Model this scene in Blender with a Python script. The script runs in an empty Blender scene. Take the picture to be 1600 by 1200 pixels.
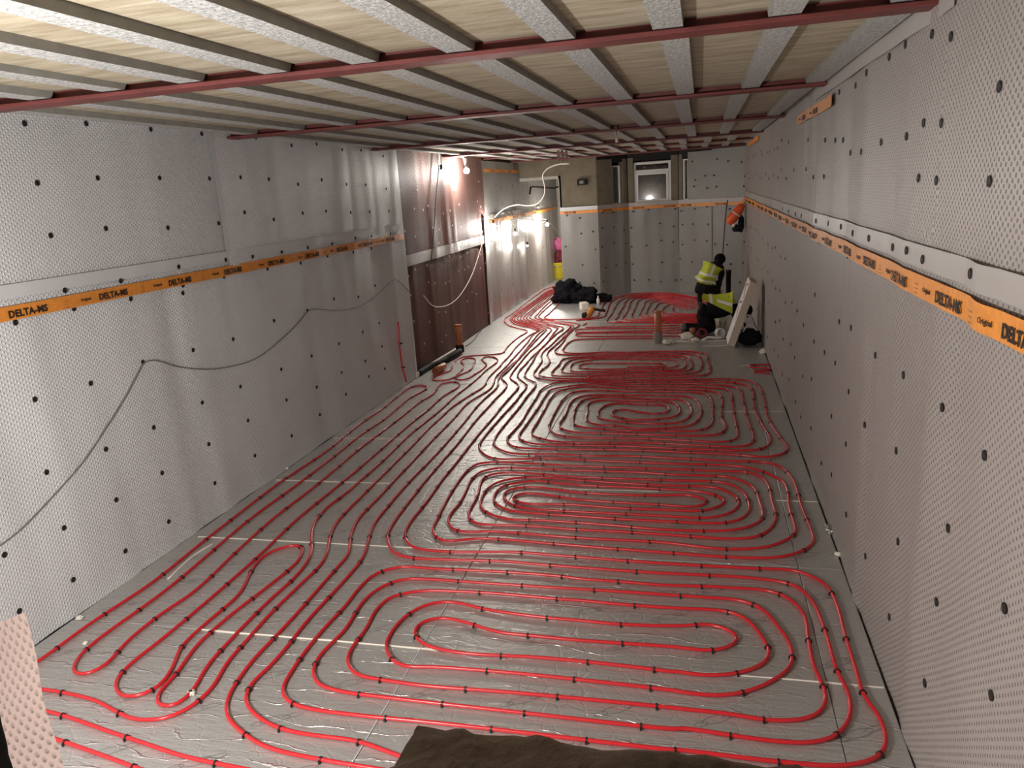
import bpy, bmesh, math, random
from mathutils import Vector, Matrix, noise
random.seed(7)
C = bpy.context.scene.collection
SC = bpy.context.scene
PI = math.pi

# ------------------------------------------------------------------ camera
CAM_H, FPX = 2.475, 1195.0
def _ray(x, y): return Vector((x - 800.0, -(y - 600.0), -FPX))
_vz = _ray(1096, 278).normalized()
_vx = (-_ray(-3985, 614)).normalized()
_vx = (_vx - _vz * _vx.dot(_vz)).normalized()
_up = _vx.cross(_vz)
RW = Matrix((_vx, _vz, _up))                 # camera -> world rotation
cam = bpy.data.cameras.new('camera'); cam_o = bpy.data.objects.new('camera', cam); C.objects.link(cam_o)
cam.sensor_fit = 'HORIZONTAL'; cam.sensor_width = 36.0; cam.lens = 36.0 * FPX / 1600.0
cam.clip_start = 0.05; cam.clip_end = 100
cam_o.matrix_world = Matrix.Translation((0, 0, CAM_H)) @ RW.to_4x4()
SC.camera = cam_o

# ------------------------------------------------------------------ world, lamps, exposure
SC.view_settings.view_transform = 'Standard'; SC.view_settings.look = 'None'
SC.view_settings.gamma = 1.0; SC.view_settings.use_curve_mapping = False
SC.view_settings.exposure = 0.25
w = bpy.data.worlds.new('night'); SC.world = w; w.use_nodes = True
w.node_tree.nodes['Background'].inputs[0].default_value = (1.0, 0.93, 0.85, 1)
w.node_tree.nodes['Background'].inputs[1].default_value = 0.012
def point_light(name, loc, power, color, radius):
    l = bpy.data.lights.new(name, 'POINT'); l.energy = power; l.color = color; l.shadow_soft_size = radius
    o = bpy.data.objects.new(name, l); C.objects.link(o); o.location = loc; return o
KEY = point_light('site_lamp', (-2.2, 1.0, 1.72), 262, (1.0, 0.985, 0.955), 0.07)
BULB_STRENGTH = 1150.0

# ------------------------------------------------------------------ helpers
XL, XR = -3.915, 0.881                       # left and right wall planes
XB = -3.985                                  # left wall beyond the jog
def px_dir(x, y): return RW @ _ray(x, y)
CO = Vector((0, 0, CAM_H))
def on_floor(x, y, z=0.0):
    d = px_dir(x, y); return CO + d * ((z - CAM_H) / d.z)
def on_x(x, y, X):
    d = px_dir(x, y); return CO + d * (X / d.x)
def on_y(x, y, Y):
    d = px_dir(x, y); return CO + d * (Y / d.y)

def link(o, parent=None):
    C.objects.link(o)
    if parent is not None: o.parent = parent
    return o
def mesh_obj(name, verts, faces, mat, parent=None, smooth=False, uvs=None):
    me = bpy.data.meshes.new(name); me.from_pydata([tuple(v) for v in verts], [], faces)
    if mat is not None:
        for m in (mat if isinstance(mat, (list, tuple)) else [mat]): me.materials.append(m)
    if smooth: me.polygons.foreach_set('use_smooth', [True] * len(me.polygons))
    if uvs is not None:
        ul = me.uv_layers.new(name='UVMap')
        for lp in me.loops: ul.data[lp.index].uv = uvs[lp.vertex_index]
    me.update()
    return link(bpy.data.objects.new(name, me), parent)
def bm_obj(name, bm, mat, parent=None, smooth=False):
    me = bpy.data.meshes.new(name); bm.to_mesh(me); bm.free()
    for m in (mat if isinstance(mat, (list, tuple)) else [mat]): me.materials.append(m)
    if smooth: me.polygons.foreach_set('use_smooth', [True] * len(me.polygons))
    return link(bpy.data.objects.new(name, me), parent)
def copy_obj(o, parent, loc=None, mat=None):
    c = o.copy(); C.objects.link(c); c.parent = parent
    if mat is not None: c.matrix_local = mat
    elif loc is not None: c.location = loc
    return c
def tag(o, label, cat, group=None):
    o['label'] = label; o['category'] = cat
    if group: o['group'] = group
    return o
def struct(o, label=None):
    o['kind'] = 'structure'
    if label: o['label'] = label
    return o
def empty(name, loc=(0, 0, 0), parent=None):
    o = bpy.data.objects.new(name, None); link(o, parent); o.location = loc; o.empty_display_size = 0.1; return o
def add_box(bm, x0, x1, y0, y1, z0, z1, bevel=0.0, M=None):
    r = bmesh.ops.create_cube(bm, size=1.0)
    vs = r['verts']
    for v in vs:
        v.co = Vector(((x0 + x1) / 2 + v.co.x * (x1 - x0), (y0 + y1) / 2 + v.co.y * (y1 - y0), (z0 + z1) / 2 + v.co.z * (z1 - z0)))
    if bevel > 0:
        es = list({e for v in vs for e in v.link_edges})
        rr = bmesh.ops.bevel(bm, geom=es, offset=bevel, segments=1, affect='EDGES')
        vs = list({v for f in rr['faces'] for v in f.verts} | {v for v in vs if v.is_valid})
    if M is not None:
        for v in vs: v.co = M @ v.co
    return vs
def box(name, x0, x1, y0, y1, z0, z1, mat, parent=None, bevel=0.0, M=None):
    bm = bmesh.new(); add_box(bm, x0, x1, y0, y1, z0, z1, bevel, M); return bm_obj(name, bm, mat, parent)
def lathe(name, prof, loc, mat, parent=None, axis=(0, 0, 1), n=20, smooth=True):
    q = Vector((0, 0, 1)).rotation_difference(Vector(axis).normalized())
    vs, fs = [], []
    for r, z in prof:
        for k in range(n):
            a = 2 * PI * k / n
            vs.append(Vector(loc) + q @ Vector((r * math.cos(a), r * math.sin(a), z)))
    for i in range(len(prof) - 1):
        for k in range(n):
            k2 = (k + 1) % n
            fs.append((i * n + k, i * n + k2, (i + 1) * n + k2, (i + 1) * n + k))
    if prof[0][0] > 1e-4: fs.append(tuple(range(n - 1, -1, -1)))
    if prof[-1][0] > 1e-4: fs.append(tuple((len(prof) - 1) * n + k for k in range(n)))
    o = mesh_obj(name, vs, fs, mat, parent, smooth)
    if smooth:
        try:
            for p in o.data.polygons:
                if len(p.vertices) > 4: p.use_smooth = False
        except Exception: pass
    return o
def catmull(P, step):
    P = [Vector(p) for p in P]
    Q = [P[0]]
    for p in P[1:]:
        if (p - Q[-1]).length > 1e-3: Q.append(p)
    P = Q
    if len(P) < 2: return P
    P = [P[0] * 2 - P[1]] + P + [P[-1] * 2 - P[-2]]
    out = []
    for i in range(1, len(P) - 2):
        p0, p1, p2, p3 = P[i - 1:i + 3]
        t0 = 0; t1 = t0 + max((p1 - p0).length, 1e-6) ** 0.5
        t2 = t1 + max((p2 - p1).length, 1e-6) ** 0.5; t3 = t2 + max((p3 - p2).length, 1e-6) ** 0.5
        n = max(1, int((p2 - p1).length / step + 0.5))
        for k in range(n):
            t = t1 + (t2 - t1) * k / n
            a1 = p0 * ((t1 - t) / (t1 - t0)) + p1 * ((t - t0) / (t1 - t0))
            a2 = p1 * ((t2 - t) / (t2 - t1)) + p2 * ((t - t1) / (t2 - t1))
            a3 = p2 * ((t3 - t) / (t3 - t2)) + p3 * ((t - t2) / (t3 - t2))
            b1 = a1 * ((t2 - t) / (t2 - t0)) + a2 * ((t - t0) / (t2 - t0))
            b2 = a2 * ((t3 - t) / (t3 - t1)) + a3 * ((t - t1) / (t3 - t1))
            out.append(b1 * ((t2 - t) / (t2 - t1)) + b2 * ((t - t1) / (t2 - t1)))
    out.append(P[-2])
    return out
def tube_data(pts, r, sides=8, up=Vector((0, 0, 1))):
    vs, fs = [], []
    n = len(pts); nrm = None
    for i, p in enumerate(pts):
        t = (pts[min(i + 1, n - 1)] - pts[max(i - 1, 0)])
        t = t.normalized() if t.length > 1e-9 else Vector((0, 1, 0))
        if nrm is None:
            a = up if abs(t.dot(up)) < 0.95 else Vector((1, 0, 0))
            nrm = (a - t * a.dot(t)).normalized()
        else:
            nrm = (nrm - t * nrm.dot(t)).normalized()
        b = t.cross(nrm)
        for k in range(sides):
            a = 2 * PI * k / sides
            vs.append(p + (nrm * math.cos(a) + b * math.sin(a)) * r)
    for i in range(n - 1):
        for k in range(sides):
            k2 = (k + 1) % sides
            fs.append((i * sides + k, i * sides + k2, (i + 1) * sides + k2, (i + 1) * sides + k))
    fs.append(tuple(range(sides - 1, -1, -1))); fs.append(tuple((n - 1) * sides + k for k in range(sides)))
    return vs, fs
def tube(name, P, r, mat, parent=None, step=0.05, sides=8, spline=True):
    pts = catmull(P, step) if spline else [Vector(p) for p in P]
    vs, fs = tube_data(pts, r, sides)
    return mesh_obj(name, vs, fs, mat, parent, True)

# ------------------------------------------------------------------ materials
def new_mat(name):
    m = bpy.data.materials.new(name); m.use_nodes = True
    nt = m.node_tree; return m, nt, nt.nodes['Principled BSDF']
def N(nt, t, **kw):
    n = nt.nodes.new(t)
    for k, v in kw.items(): setattr(n, k, v)
    return n
def L(nt, a, b): nt.links.new(a, b)
def math_n(nt, op, a, b=None, c=None, clamp=False):
    n = N(nt, 'ShaderNodeMath', operation=op); n.use_clamp = clamp
    for i, v in enumerate((a, b, c)):
        if v is None: continue
        if isinstance(v, (int, float)): n.inputs[i].default_value = v
        else: L(nt, v, n.inputs[i])
    return n.outputs[0]
def mat(name, col, rough=0.6, metal=0.0, var=0.0, scale=8.0, bump=0.0, bscale=40.0, stretch=(1, 1, 1), col2=None, spec=0.5, emit=0.0, coat=0.0, detail=4.0):
    m, nt, p = new_mat(name)
    p.inputs['Roughness'].default_value = rough; p.inputs['Metallic'].default_value = metal
    p.inputs['Specular IOR Level'].default_value = spec
    p.inputs['Coat Weight'].default_value = coat
    tc = N(nt, 'ShaderNodeTexCoord'); mp = N(nt, 'ShaderNodeMapping'); mp.inputs['Scale'].default_value = stretch
    L(nt, tc.outputs['Object'], mp.inputs['Vector'])
    if var > 0 or col2:
        nz = N(nt, 'ShaderNodeTexNoise'); nz.inputs['Scale'].default_value = scale; nz.inputs['Detail'].default_value = detail
        nz.inputs['Roughness'].default_value = 0.65
        L(nt, mp.outputs[0], nz.inputs['Vector'])
        cr = N(nt, 'ShaderNodeValToRGB')
        c2 = col2 or tuple(min(1, c * (1 + var)) for c in col)
        c1 = col if col2 else tuple(c * (1 - var) for c in col)
        cr.color_ramp.elements[0].position = 0.32; cr.color_ramp.elements[1].position = 0.68
        cr.color_ramp.elements[0].color = (*c1, 1); cr.color_ramp.elements[1].color = (*c2, 1)
        L(nt, nz.outputs['Fac'], cr.inputs['Fac']); L(nt, cr.outputs['Color'], p.inputs['Base Color'])
    else:
        p.inputs['Base Color'].default_value = (*col, 1)
    if bump > 0:
        nb = N(nt, 'ShaderNodeTexNoise'); nb.inputs['Scale'].default_value = bscale; nb.inputs['Detail'].default_value = 5
        L(nt, mp.outputs[0], nb.inputs['Vector'])
        b = N(nt, 'ShaderNodeBump'); b.inputs['Strength'].default_value = 1.0; b.inputs['Distance'].default_value = bump
        L(nt, nb.outputs['Fac'], b.inputs['Height']); L(nt, b.outputs['Normal'], p.inputs['Normal'])
    if emit > 0:
        p.inputs['Emission Color'].default_value = (*col, 1); p.inputs['Emission Strength'].default_value = emit
    return m
def membrane_mat(name, col, dot, rough, height, spec=0.5, a=0.038, r=0.0155, rad=0.0078, rib=False, var=0.05):
    """studded plastic sheet: staggered lattice of studs in UV metres"""
    m, nt, p = new_mat(name)
    uv = N(nt, 'ShaderNodeUVMap'); uv.uv_map = 'UVMap'
    sp = N(nt, 'ShaderNodeSeparateXYZ'); L(nt, uv.outputs[0], sp.inputs[0])
    U, V = sp.outputs[0], sp.outputs[1]
    vr = math_n(nt, 'DIVIDE', V, r)
    row = math_n(nt, 'FLOOR', vr)
    odd = math_n(nt, 'MULTIPLY', math_n(nt, 'MODULO', math_n(nt, 'ABSOLUTE', row), 2.0), 0.5)
    uu = math_n(nt, 'ADD', math_n(nt, 'DIVIDE', U, a), odd)
    fu = math_n(nt, 'MULTIPLY', math_n(nt, 'SUBTRACT', math_n(nt, 'FRACT', uu), 0.5), a)
    fv = math_n(nt, 'MULTIPLY', math_n(nt, 'SUBTRACT', math_n(nt, 'FRACT', vr), 0.5), r)
    d = math_n(nt, 'SQRT', math_n(nt, 'ADD', math_n(nt, 'MULTIPLY', fu, fu), math_n(nt, 'MULTIPLY', fv, fv)))
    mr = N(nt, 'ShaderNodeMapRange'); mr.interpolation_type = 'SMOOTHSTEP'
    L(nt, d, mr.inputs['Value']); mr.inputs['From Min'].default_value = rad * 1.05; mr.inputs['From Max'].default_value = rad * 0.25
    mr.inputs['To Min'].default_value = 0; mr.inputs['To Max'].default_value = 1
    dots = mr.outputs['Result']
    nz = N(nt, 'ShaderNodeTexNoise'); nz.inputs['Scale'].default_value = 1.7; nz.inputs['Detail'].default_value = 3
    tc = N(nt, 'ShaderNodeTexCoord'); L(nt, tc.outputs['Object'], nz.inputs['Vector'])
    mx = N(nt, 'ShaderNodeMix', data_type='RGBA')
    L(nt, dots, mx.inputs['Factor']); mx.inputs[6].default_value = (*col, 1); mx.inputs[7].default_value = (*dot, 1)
    hv = N(nt, 'ShaderNodeHueSaturation'); L(nt, mx.outputs[2], hv.inputs['Color'])
    vv = math_n(nt, 'ADD', math_n(nt, 'MULTIPLY', math_n(nt, 'SUBTRACT', nz.outputs['Fac'], 0.5), var * 4), 1.0)
    L(nt, vv, hv.inputs['Value']); L(nt, hv.outputs[0], p.inputs['Base Color'])
    p.inputs['Roughness'].default_value = rough; p.inputs['Specular IOR Level'].default_value = spec
    b = N(nt, 'ShaderNodeBump'); b.inputs['Strength'].default_value = 1.0; b.inputs['Distance'].default_value = height
    L(nt, dots, b.inputs['Height']); L(nt, b.outputs['Normal'], p.inputs['Normal'])
    return m

M_SHEET_L = membrane_mat('grey_studded_membrane', (0.62, 0.63, 0.645), (0.93, 0.93, 0.93), 0.45, 0.004, spec=0.4)  # paler studs: wall contact behind the sheet, plus stud glints put into the colour
M_SHEET_R = membrane_mat('taupe_studded_membrane', (0.33, 0.292, 0.272), (0.175, 0.152, 0.143), 0.45, -0.0035)  # dark studs: shade of the dimples put into the colour, besides the bump
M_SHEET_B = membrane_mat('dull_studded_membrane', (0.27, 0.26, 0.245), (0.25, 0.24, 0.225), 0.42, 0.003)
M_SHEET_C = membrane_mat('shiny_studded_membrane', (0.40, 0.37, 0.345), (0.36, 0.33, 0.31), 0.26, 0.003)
M_BROWN = membrane_mat('brown_studded_membrane', (0.165, 0.092, 0.08), (0.12, 0.066, 0.06), 0.55, 0.0035, spec=0.10, a=0.05, r=0.024, rad=0.013)
M_FLAP = membrane_mat('pale_brown_membrane', (0.36, 0.27, 0.24), (0.27, 0.20, 0.175), 0.5, -0.004, a=0.021, r=0.0115, rad=0.0062)
def make_translucent(m, f):
    nt = m.node_tree; p = nt.nodes['Principled BSDF']; out = nt.nodes['Material Output']
    t = N(nt, 'ShaderNodeBsdfTranslucent'); mx = N(nt, 'ShaderNodeMixShader'); mx.inputs[0].default_value = f
    for l in list(nt.links):
        if l.to_socket == p.inputs['Base Color']: L(nt, l.from_socket, t.inputs['Color'])
        if l.to_socket == p.inputs['Normal']: L(nt, l.from_socket, t.inputs['Normal'])
    L(nt, p.outputs[0], mx.inputs[1]); L(nt, t.outputs[0], mx.inputs[2]); L(nt, mx.outputs[0], out.inputs['Surface'])
make_translucent(M_FLAP, 0.30)
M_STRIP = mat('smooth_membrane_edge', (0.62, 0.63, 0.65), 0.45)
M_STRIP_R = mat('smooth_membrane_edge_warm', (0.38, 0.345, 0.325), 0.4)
M_TAPE = mat('orange_tape', (0.74, 0.27, 0.045), 0.45, var=0.12, scale=30, bump=0.002, bscale=60)
M_INK = mat('black_print', (0.02, 0.015, 0.012), 0.6)
M_PLUG = mat('black_plug', (0.012, 0.01, 0.01), 0.6)
M_PLUGR = mat('plug_rim', (0.42, 0.27, 0.24), 0.5)
M_PLUGW = mat('white_plug', (0.75, 0.7, 0.66), 0.5)
M_PIPE = mat('red_pipe', (0.60, 0.018, 0.026), 0.27, spec=0.55)
M_CLIP = mat('black_clip', (0.012, 0.01, 0.01), 0.45)
M_STEEL = mat('red_oxide_steel', (0.165, 0.036, 0.033), 0.55, var=0.22, scale=5, bump=0.002, bscale=30)
M_JOIST = mat('rough_concrete', (0.25, 0.245, 0.235), 0.9, col2=(0.60, 0.595, 0.58), scale=42, bump=0.008, bscale=70, detail=10)
M_JSIDE = mat('smooth_concrete', (0.26, 0.255, 0.235), 0.85, var=0.16, scale=9)
M_PANEL = mat('sandy_board', (0.30, 0.24, 0.155), 0.9, col2=(0.53, 0.465, 0.35), scale=3.2, stretch=(0.8, 4.5, 1), bump=0.003, bscale=40, detail=6)
M_BLOCK = mat('blockwork', (0.15, 0.125, 0.085), 0.9, col2=(0.21, 0.175, 0.125), scale=5, bump=0.004, bscale=30)
M_PLASTER = mat('grey_plaster', (0.36, 0.33, 0.29), 0.8, col2=(0.47, 0.44, 0.40), scale=6, bump=0.005, bscale=20)
M_CONC = mat('dark_concrete', (0.12, 0.10, 0.085), 0.95, var=0.25, scale=12, bump=0.01, bscale=25)
M_STONE = mat('brown_stone', (0.10, 0.070, 0.048), 0.95, col2=(0.16, 0.115, 0.08), scale=14, bump=0.006, bscale=60)
M_DARK = mat('near_black', (0.008, 0.007, 0.006), 0.8)
M_FOAM = mat('white_foam', (0.78, 0.73, 0.64), 0.85, bump=0.004, bscale=80)
M_WHITE = mat('white_upvc', (0.74, 0.73, 0.70), 0.4)
M_CABLE_W = mat('white_cable', (0.78, 0.74, 0.68), 0.5)
M_CABLE_G = mat('grey_cable', (0.17, 0.165, 0.16), 0.5)
M_CABLE_D = mat('dark_cable', (0.04, 0.04, 0.045), 0.5)
M_TERRA = mat('terracotta_pipe', (0.42, 0.14, 0.055), 0.4, var=0.1, scale=6)
M_BLACKPL = mat('black_plastic', (0.012, 0.011, 0.011), 0.65, spec=0.25)
M_GREYPL = mat('grey_socket', (0.20, 0.18, 0.16), 0.5)
M_METAL = mat('galvanised', (0.5, 0.48, 0.45), 0.4, metal=0.9)
M_RUST = mat('dark_steel', (0.10, 0.045, 0.04), 0.6)
M_HIVIS = mat('hi_vis_yellow', (0.47, 0.53, 0.02), 0.6, var=0.12, scale=10)
M_REFL = mat('reflective_silver', (0.80, 0.79, 0.74), 0.4)
M_CLOTH = mat('black_clothing', (0.010, 0.009, 0.012), 0.9, spec=0.12, var=0.3, scale=12, bump=0.006, bscale=18)
M_CLOTH2 = mat('dark_grey_jacket', (0.017, 0.016, 0.016), 0.9, spec=0.12, var=0.3, scale=12, bump=0.006, bscale=18)
M_SKIN = mat('skin', (0.45, 0.26, 0.18), 0.55)
M_BOOT = mat('boot_sole', (0.075, 0.07, 0.062), 0.7)
M_HAIR = mat('black_knit', (0.007, 0.006, 0.006), 0.95, spec=0.1, bump=0.003, bscale=120)
M_BEIGE = mat('cream_board_edge', (0.62, 0.54, 0.43), 0.8, var=0.06, scale=9, bump=0.002, bscale=60)
M_BFACE = mat('white_board_face', (0.80, 0.76, 0.74), 0.55)
M_REDPRINT = mat('red_print', (0.40, 0.07, 0.07), 0.6)
M_ORANGE = mat('orange_shell', (0.82, 0.115, 0.03), 0.4)
M_CLEAR = mat('pale_cap', (0.72, 0.68, 0.66), 0.3)
M_YELLOW = mat('yellow_tub', (0.75, 0.62, 0.03), 0.4)
M_PINK = mat('pink_bag', (0.72, 0.16, 0.36), 0.5, var=0.2, scale=12)
M_REDBAG = mat('dark_red_fabric', (0.17, 0.015, 0.03), 0.7)
M_TOOL = mat('orange_brown_tool', (0.52, 0.22, 0.04), 0.5)
M_FLOORB = mat('slab', (0.20, 0.19, 0.17), 0.95)
M_BULB2 = mat('dim_lit_bulb', (1.0, 0.955, 0.885), 0.4, emit=BULB_STRENGTH * 0.45)
M_BULB = mat('lit_bulb', (1.0, 0.955, 0.885), 0.4, emit=BULB_STRENGTH)
M_PRINT = mat('grey_foil_print', (0.17, 0.165, 0.155), 0.5)

# foil facing: metallic, slightly crumpled, faint reinforcing grid
def foil_mat():
    m, nt, p = new_mat('foil_facing')
    p.inputs['Metallic'].default_value = 0.55; p.inputs['Base Color'].default_value = (0.52, 0.51, 0.49, 1)
    p.inputs['Roughness'].default_value = 0.36
    geo = N(nt, 'ShaderNodeNewGeometry')
    mp = N(nt, 'ShaderNodeMapping'); mp.inputs['Scale'].default_value = (5, 30, 1); L(nt, geo.outputs['Position'], mp.inputs['Vector'])
    n1 = N(nt, 'ShaderNodeTexNoise'); n1.inputs['Scale'].default_value = 1.0; n1.inputs['Detail'].default_value = 4; n1.inputs['Distortion'].default_value = 0.6
    L(nt, mp.outputs[0], n1.inputs['Vector'])
    n2 = N(nt, 'ShaderNodeTexNoise'); n2.inputs['Scale'].default_value = 28; n2.inputs['Detail'].default_value = 5; n2.inputs['Roughness'].default_value = 0.6
    L(nt, geo.outputs['Position'], n2.inputs['Vector'])
    vo = N(nt, 'ShaderNodeTexVoronoi'); vo.feature = 'DISTANCE_TO_EDGE'; vo.inputs['Scale'].default_value = 9
    L(nt, geo.outputs['Position'], vo.inputs['Vector'])
    cre = math_n(nt, 'MULTIPLY', math_n(nt, 'MINIMUM', vo.outputs['Distance'], 0.06), 5.0)
    sp = N(nt, 'ShaderNodeSeparateXYZ'); L(nt, geo.outputs['Position'], sp.inputs[0])
    def lines(o, pitch):
        f = math_n(nt, 'FRACT', math_n(nt, 'DIVIDE', o, pitch))
        return math_n(nt, 'LESS_THAN', f, 0.12)
    g = math_n(nt, 'MAXIMUM', lines(sp.outputs[0], 0.03), lines(sp.outputs[1], 0.03))
    h = math_n(nt, 'ADD', math_n(nt, 'MULTIPLY', n1.outputs['Fac'], 1.6), math_n(nt, 'MULTIPLY', n2.outputs['Fac'], 0.8))
    h = math_n(nt, 'ADD', h, cre)
    h = math_n(nt, 'ADD', h, math_n(nt, 'MULTIPLY', g, 0.10))
    n3 = N(nt, 'ShaderNodeTexNoise'); n3.inputs['Scale'].default_value = 1.0; n3.inputs['Detail'].default_value = 3
    mp3 = N(nt, 'ShaderNodeMapping'); mp3.inputs['Scale'].default_value = (2.2, 5, 1); L(nt, geo.outputs['Position'], mp3.inputs['Vector']); L(nt, mp3.outputs[0], n3.inputs['Vector'])
    n4 = N(nt, 'ShaderNodeTexNoise'); n4.inputs['Scale'].default_value = 11.0; n4.inputs['Detail'].default_value = 3; L(nt, geo.outputs['Position'], n4.inputs['Vector'])
    ph = math_n(nt, 'ADD', math_n(nt, 'MULTIPLY', sp.outputs[1], 7.2), math_n(nt, 'ADD', math_n(nt, 'MULTIPLY', n3.outputs['Fac'], 1.6), math_n(nt, 'MULTIPLY', n4.outputs['Fac'], 0.22)))
    tri = math_n(nt, 'ABSOLUTE', math_n(nt, 'SUBTRACT', math_n(nt, 'FRACT', ph), 0.5))
    rid = math_n(nt, 'SUBTRACT', 1.0, math_n(nt, 'DIVIDE', tri, 0.045), clamp=True)
    gate = math_n(nt, 'MULTIPLY', math_n(nt, 'SUBTRACT', n4.outputs['Fac'], 0.40), 6.0, clamp=True)
    h = math_n(nt, 'ADD', h, math_n(nt, 'MULTIPLY', math_n(nt, 'MULTIPLY', rid, gate), 1.5))
    b = N(nt, 'ShaderNodeBump'); b.inputs['Strength'].default_value = 1.0; b.inputs['Distance'].default_value = 0.0035
    L(nt, h, b.inputs['Height']); L(nt, b.outputs['Normal'], p.inputs['Normal'])
    return m
M_FOIL = foil_mat()
def glass_mat():
    m, nt, p = new_mat('window_glass')
    p.inputs['Base Color'].default_value = (0.9, 0.93, 0.95, 1); p.inputs['Roughness'].default_value = 0.03
    p.inputs['Transmission Weight'].default_value = 1.0; p.inputs['IOR'].default_value = 1.5
    return m
M_GLASS = glass_mat()

# ------------------------------------------------------------------ floor
YR = [0.35, 1.17, 2.37, 3.57, 4.77, 5.97, 7.20, 8.27, 9.5, 10.7, 11.9, 13.1, 14.3, 15.5, 16.7, 17.95]
floor = struct(box('floor', -4.3, 1.3, 0.3, 22.6, -0.35, -0.0585, M_FLOORB), 'insulated floor of foil faced boards')
proto_board = None
for i in range(len(YR) - 1):
    xs = [XB if YR[i] > 9.7 else XL, -1.55, 0.6, XR - 0.010]
    for j in range(3):
        g = 0.0018
        dz = random.uniform(-0.002, 0.0015)
        bm = bmesh.new(); add_box(bm, xs[j] + g, xs[j + 1] - g, YR[i] + g, YR[i + 1] - g, -0.058, dz, 0.003)
        bm_obj('insulation_board', bm, M_FOIL, floor)
for k in range(4):
    bm = bmesh.new(); add_box(bm, XB + 0.004, -3.05, 17.96 + k * 1.2, 17.952 + (k + 1) * 1.2, -0.058, 0.0, 0.003)
    bm_obj('insulation_board', bm, M_FOIL, floor)
# white expanding-foam joints between some boards
def foam_line(x0, x1, y, wd=0.016):
    n = max(3, int(abs(x1 - x0) / 0.06)); vs, fs = [], []
    for k in range(n + 1):
        x = x0 + (x1 - x0) * k / n; ww = wd * (0.45 + 1.1 * abs(noise.noise((x * 3.1, y * 1.7, 0.3)))) ; o = 0.004 * noise.noise((x * 5, y, 2))
        vs += [(x, y + o - ww / 2, -0.004), (x, y + o - ww * 0.3, 0.0035), (x, y + o + ww * 0.3, 0.0035), (x, y + o + ww / 2, -0.004)]
    for k in range(n):
        for q in range(3): fs.append((4 * k + q, 4 * k + 4 + q, 4 * k + 5 + q, 4 * k + 1 + q))
    mesh_obj('foam_joint', vs, fs, M_FOAM, floor, True)
foam_line(-3.85, -1.55, 4.77, 0.022); foam_line(-3.0, -1.0, 3.57, 0.017); foam_line(0.05, 0.86, 3.57, 0.012)
foam_line(-3.86, -2.7, 5.97, 0.026); foam_line(-3.88, -2.55, 7.20, 0.022); foam_line(-1.35, -0.35, 5.97, 0.024)
foam_line(0.2, 0.86, 8.27, 0.03); foam_line(-1.3, -0.95, 8.27, 0.016); foam_line(-3.85, -3.3, 8.30, 0.02)
foam_line(0.55, 0.86, 5.86, 0.012); foam_line(0.5, 0.87, 10.45, 0.02); foam_line(0.02, 0.38, 11.75, 0.045); foam_line(-0.5, 0.36, 12.15, 0.05)
foam_line(-0.8, 0.0, 14.3, 0.02); foam_line(-2.0, -0.6, 14.1, 0.016)
# loose strip of foam running along the left boards
pp = [on_floor(335, 848), on_floor(300, 870), on_floor(262, 905)]
vs, fs = tube_data(catmull(pp, 0.05), 0.007, 6); mesh_obj('foam_joint', vs, fs, M_FOAM, floor, True)
vs, fs = tube_data(catmull([(-1.55, 1.3, 0.0005), (-1.552, 2.4, 0.0005), (-1.549, 3.6, 0.0005), (-1.55, 4.5, 0.0005)], 0.2), 0.003, 6); mesh_obj('foam_joint', vs, fs, M_STRIP, floor, True)
# printed curls on the foil
def print_marks(x0, x1, y0, y1):
    vs, fs = [], []
    y = y0 + 0.18
    row = 0
    while y < y1 - 0.1:
        x = x0 + 0.2 + 0.22 * (row % 2)
        while x < x1 - 0.15:
            for (ox, oy, A, B, rot) in ((0, 0, 0.075, 0.026, 0.5), (0.075, 0.045, 0.05, 0.017, 0.55), (-0.07, -0.045, 0.035, 0.016, 0.45)):
                n = 16; base = len(vs)
                for k in range(n):
                    a = 2 * PI * k / n
                    for s in (1.0, 0.0):
                        AA = A - (0.0025 if s == 0 else 0); BB = B - (0.0025 if s == 0 else 0)
                        px, py = AA * math.cos(a), BB * math.sin(a)
                        vs.append((x + ox + px * math.cos(rot) - py * math.sin(rot), y + oy + px * math.sin(rot) + py * math.cos(rot), 0.0022))
                for k in range(n):
                    k2 = (k + 1) % n
                    fs.append((base + 2 * k, base + 2 * k2, base + 2 * k2 + 1, base + 2 * k + 1))
            x += 0.47
        y += 0.33; row += 1
    return vs, fs
for i in range(1, 6):
    for (x0, x1) in ((-3.9, -1.55), (-1.55, 0.6), (0.58, 0.88)):
        if x1 - x0 < 0.5:
            vs, fs = print_marks(x0 - 0.1, x1 + 0.12, YR[i], YR[i + 1])
        else: vs, fs = print_marks(x0, x1, YR[i], YR[i + 1])
        o = mesh_obj('printed_mark', vs, fs, M_PRINT, floor); o['kind'] = 'stuff'

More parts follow.
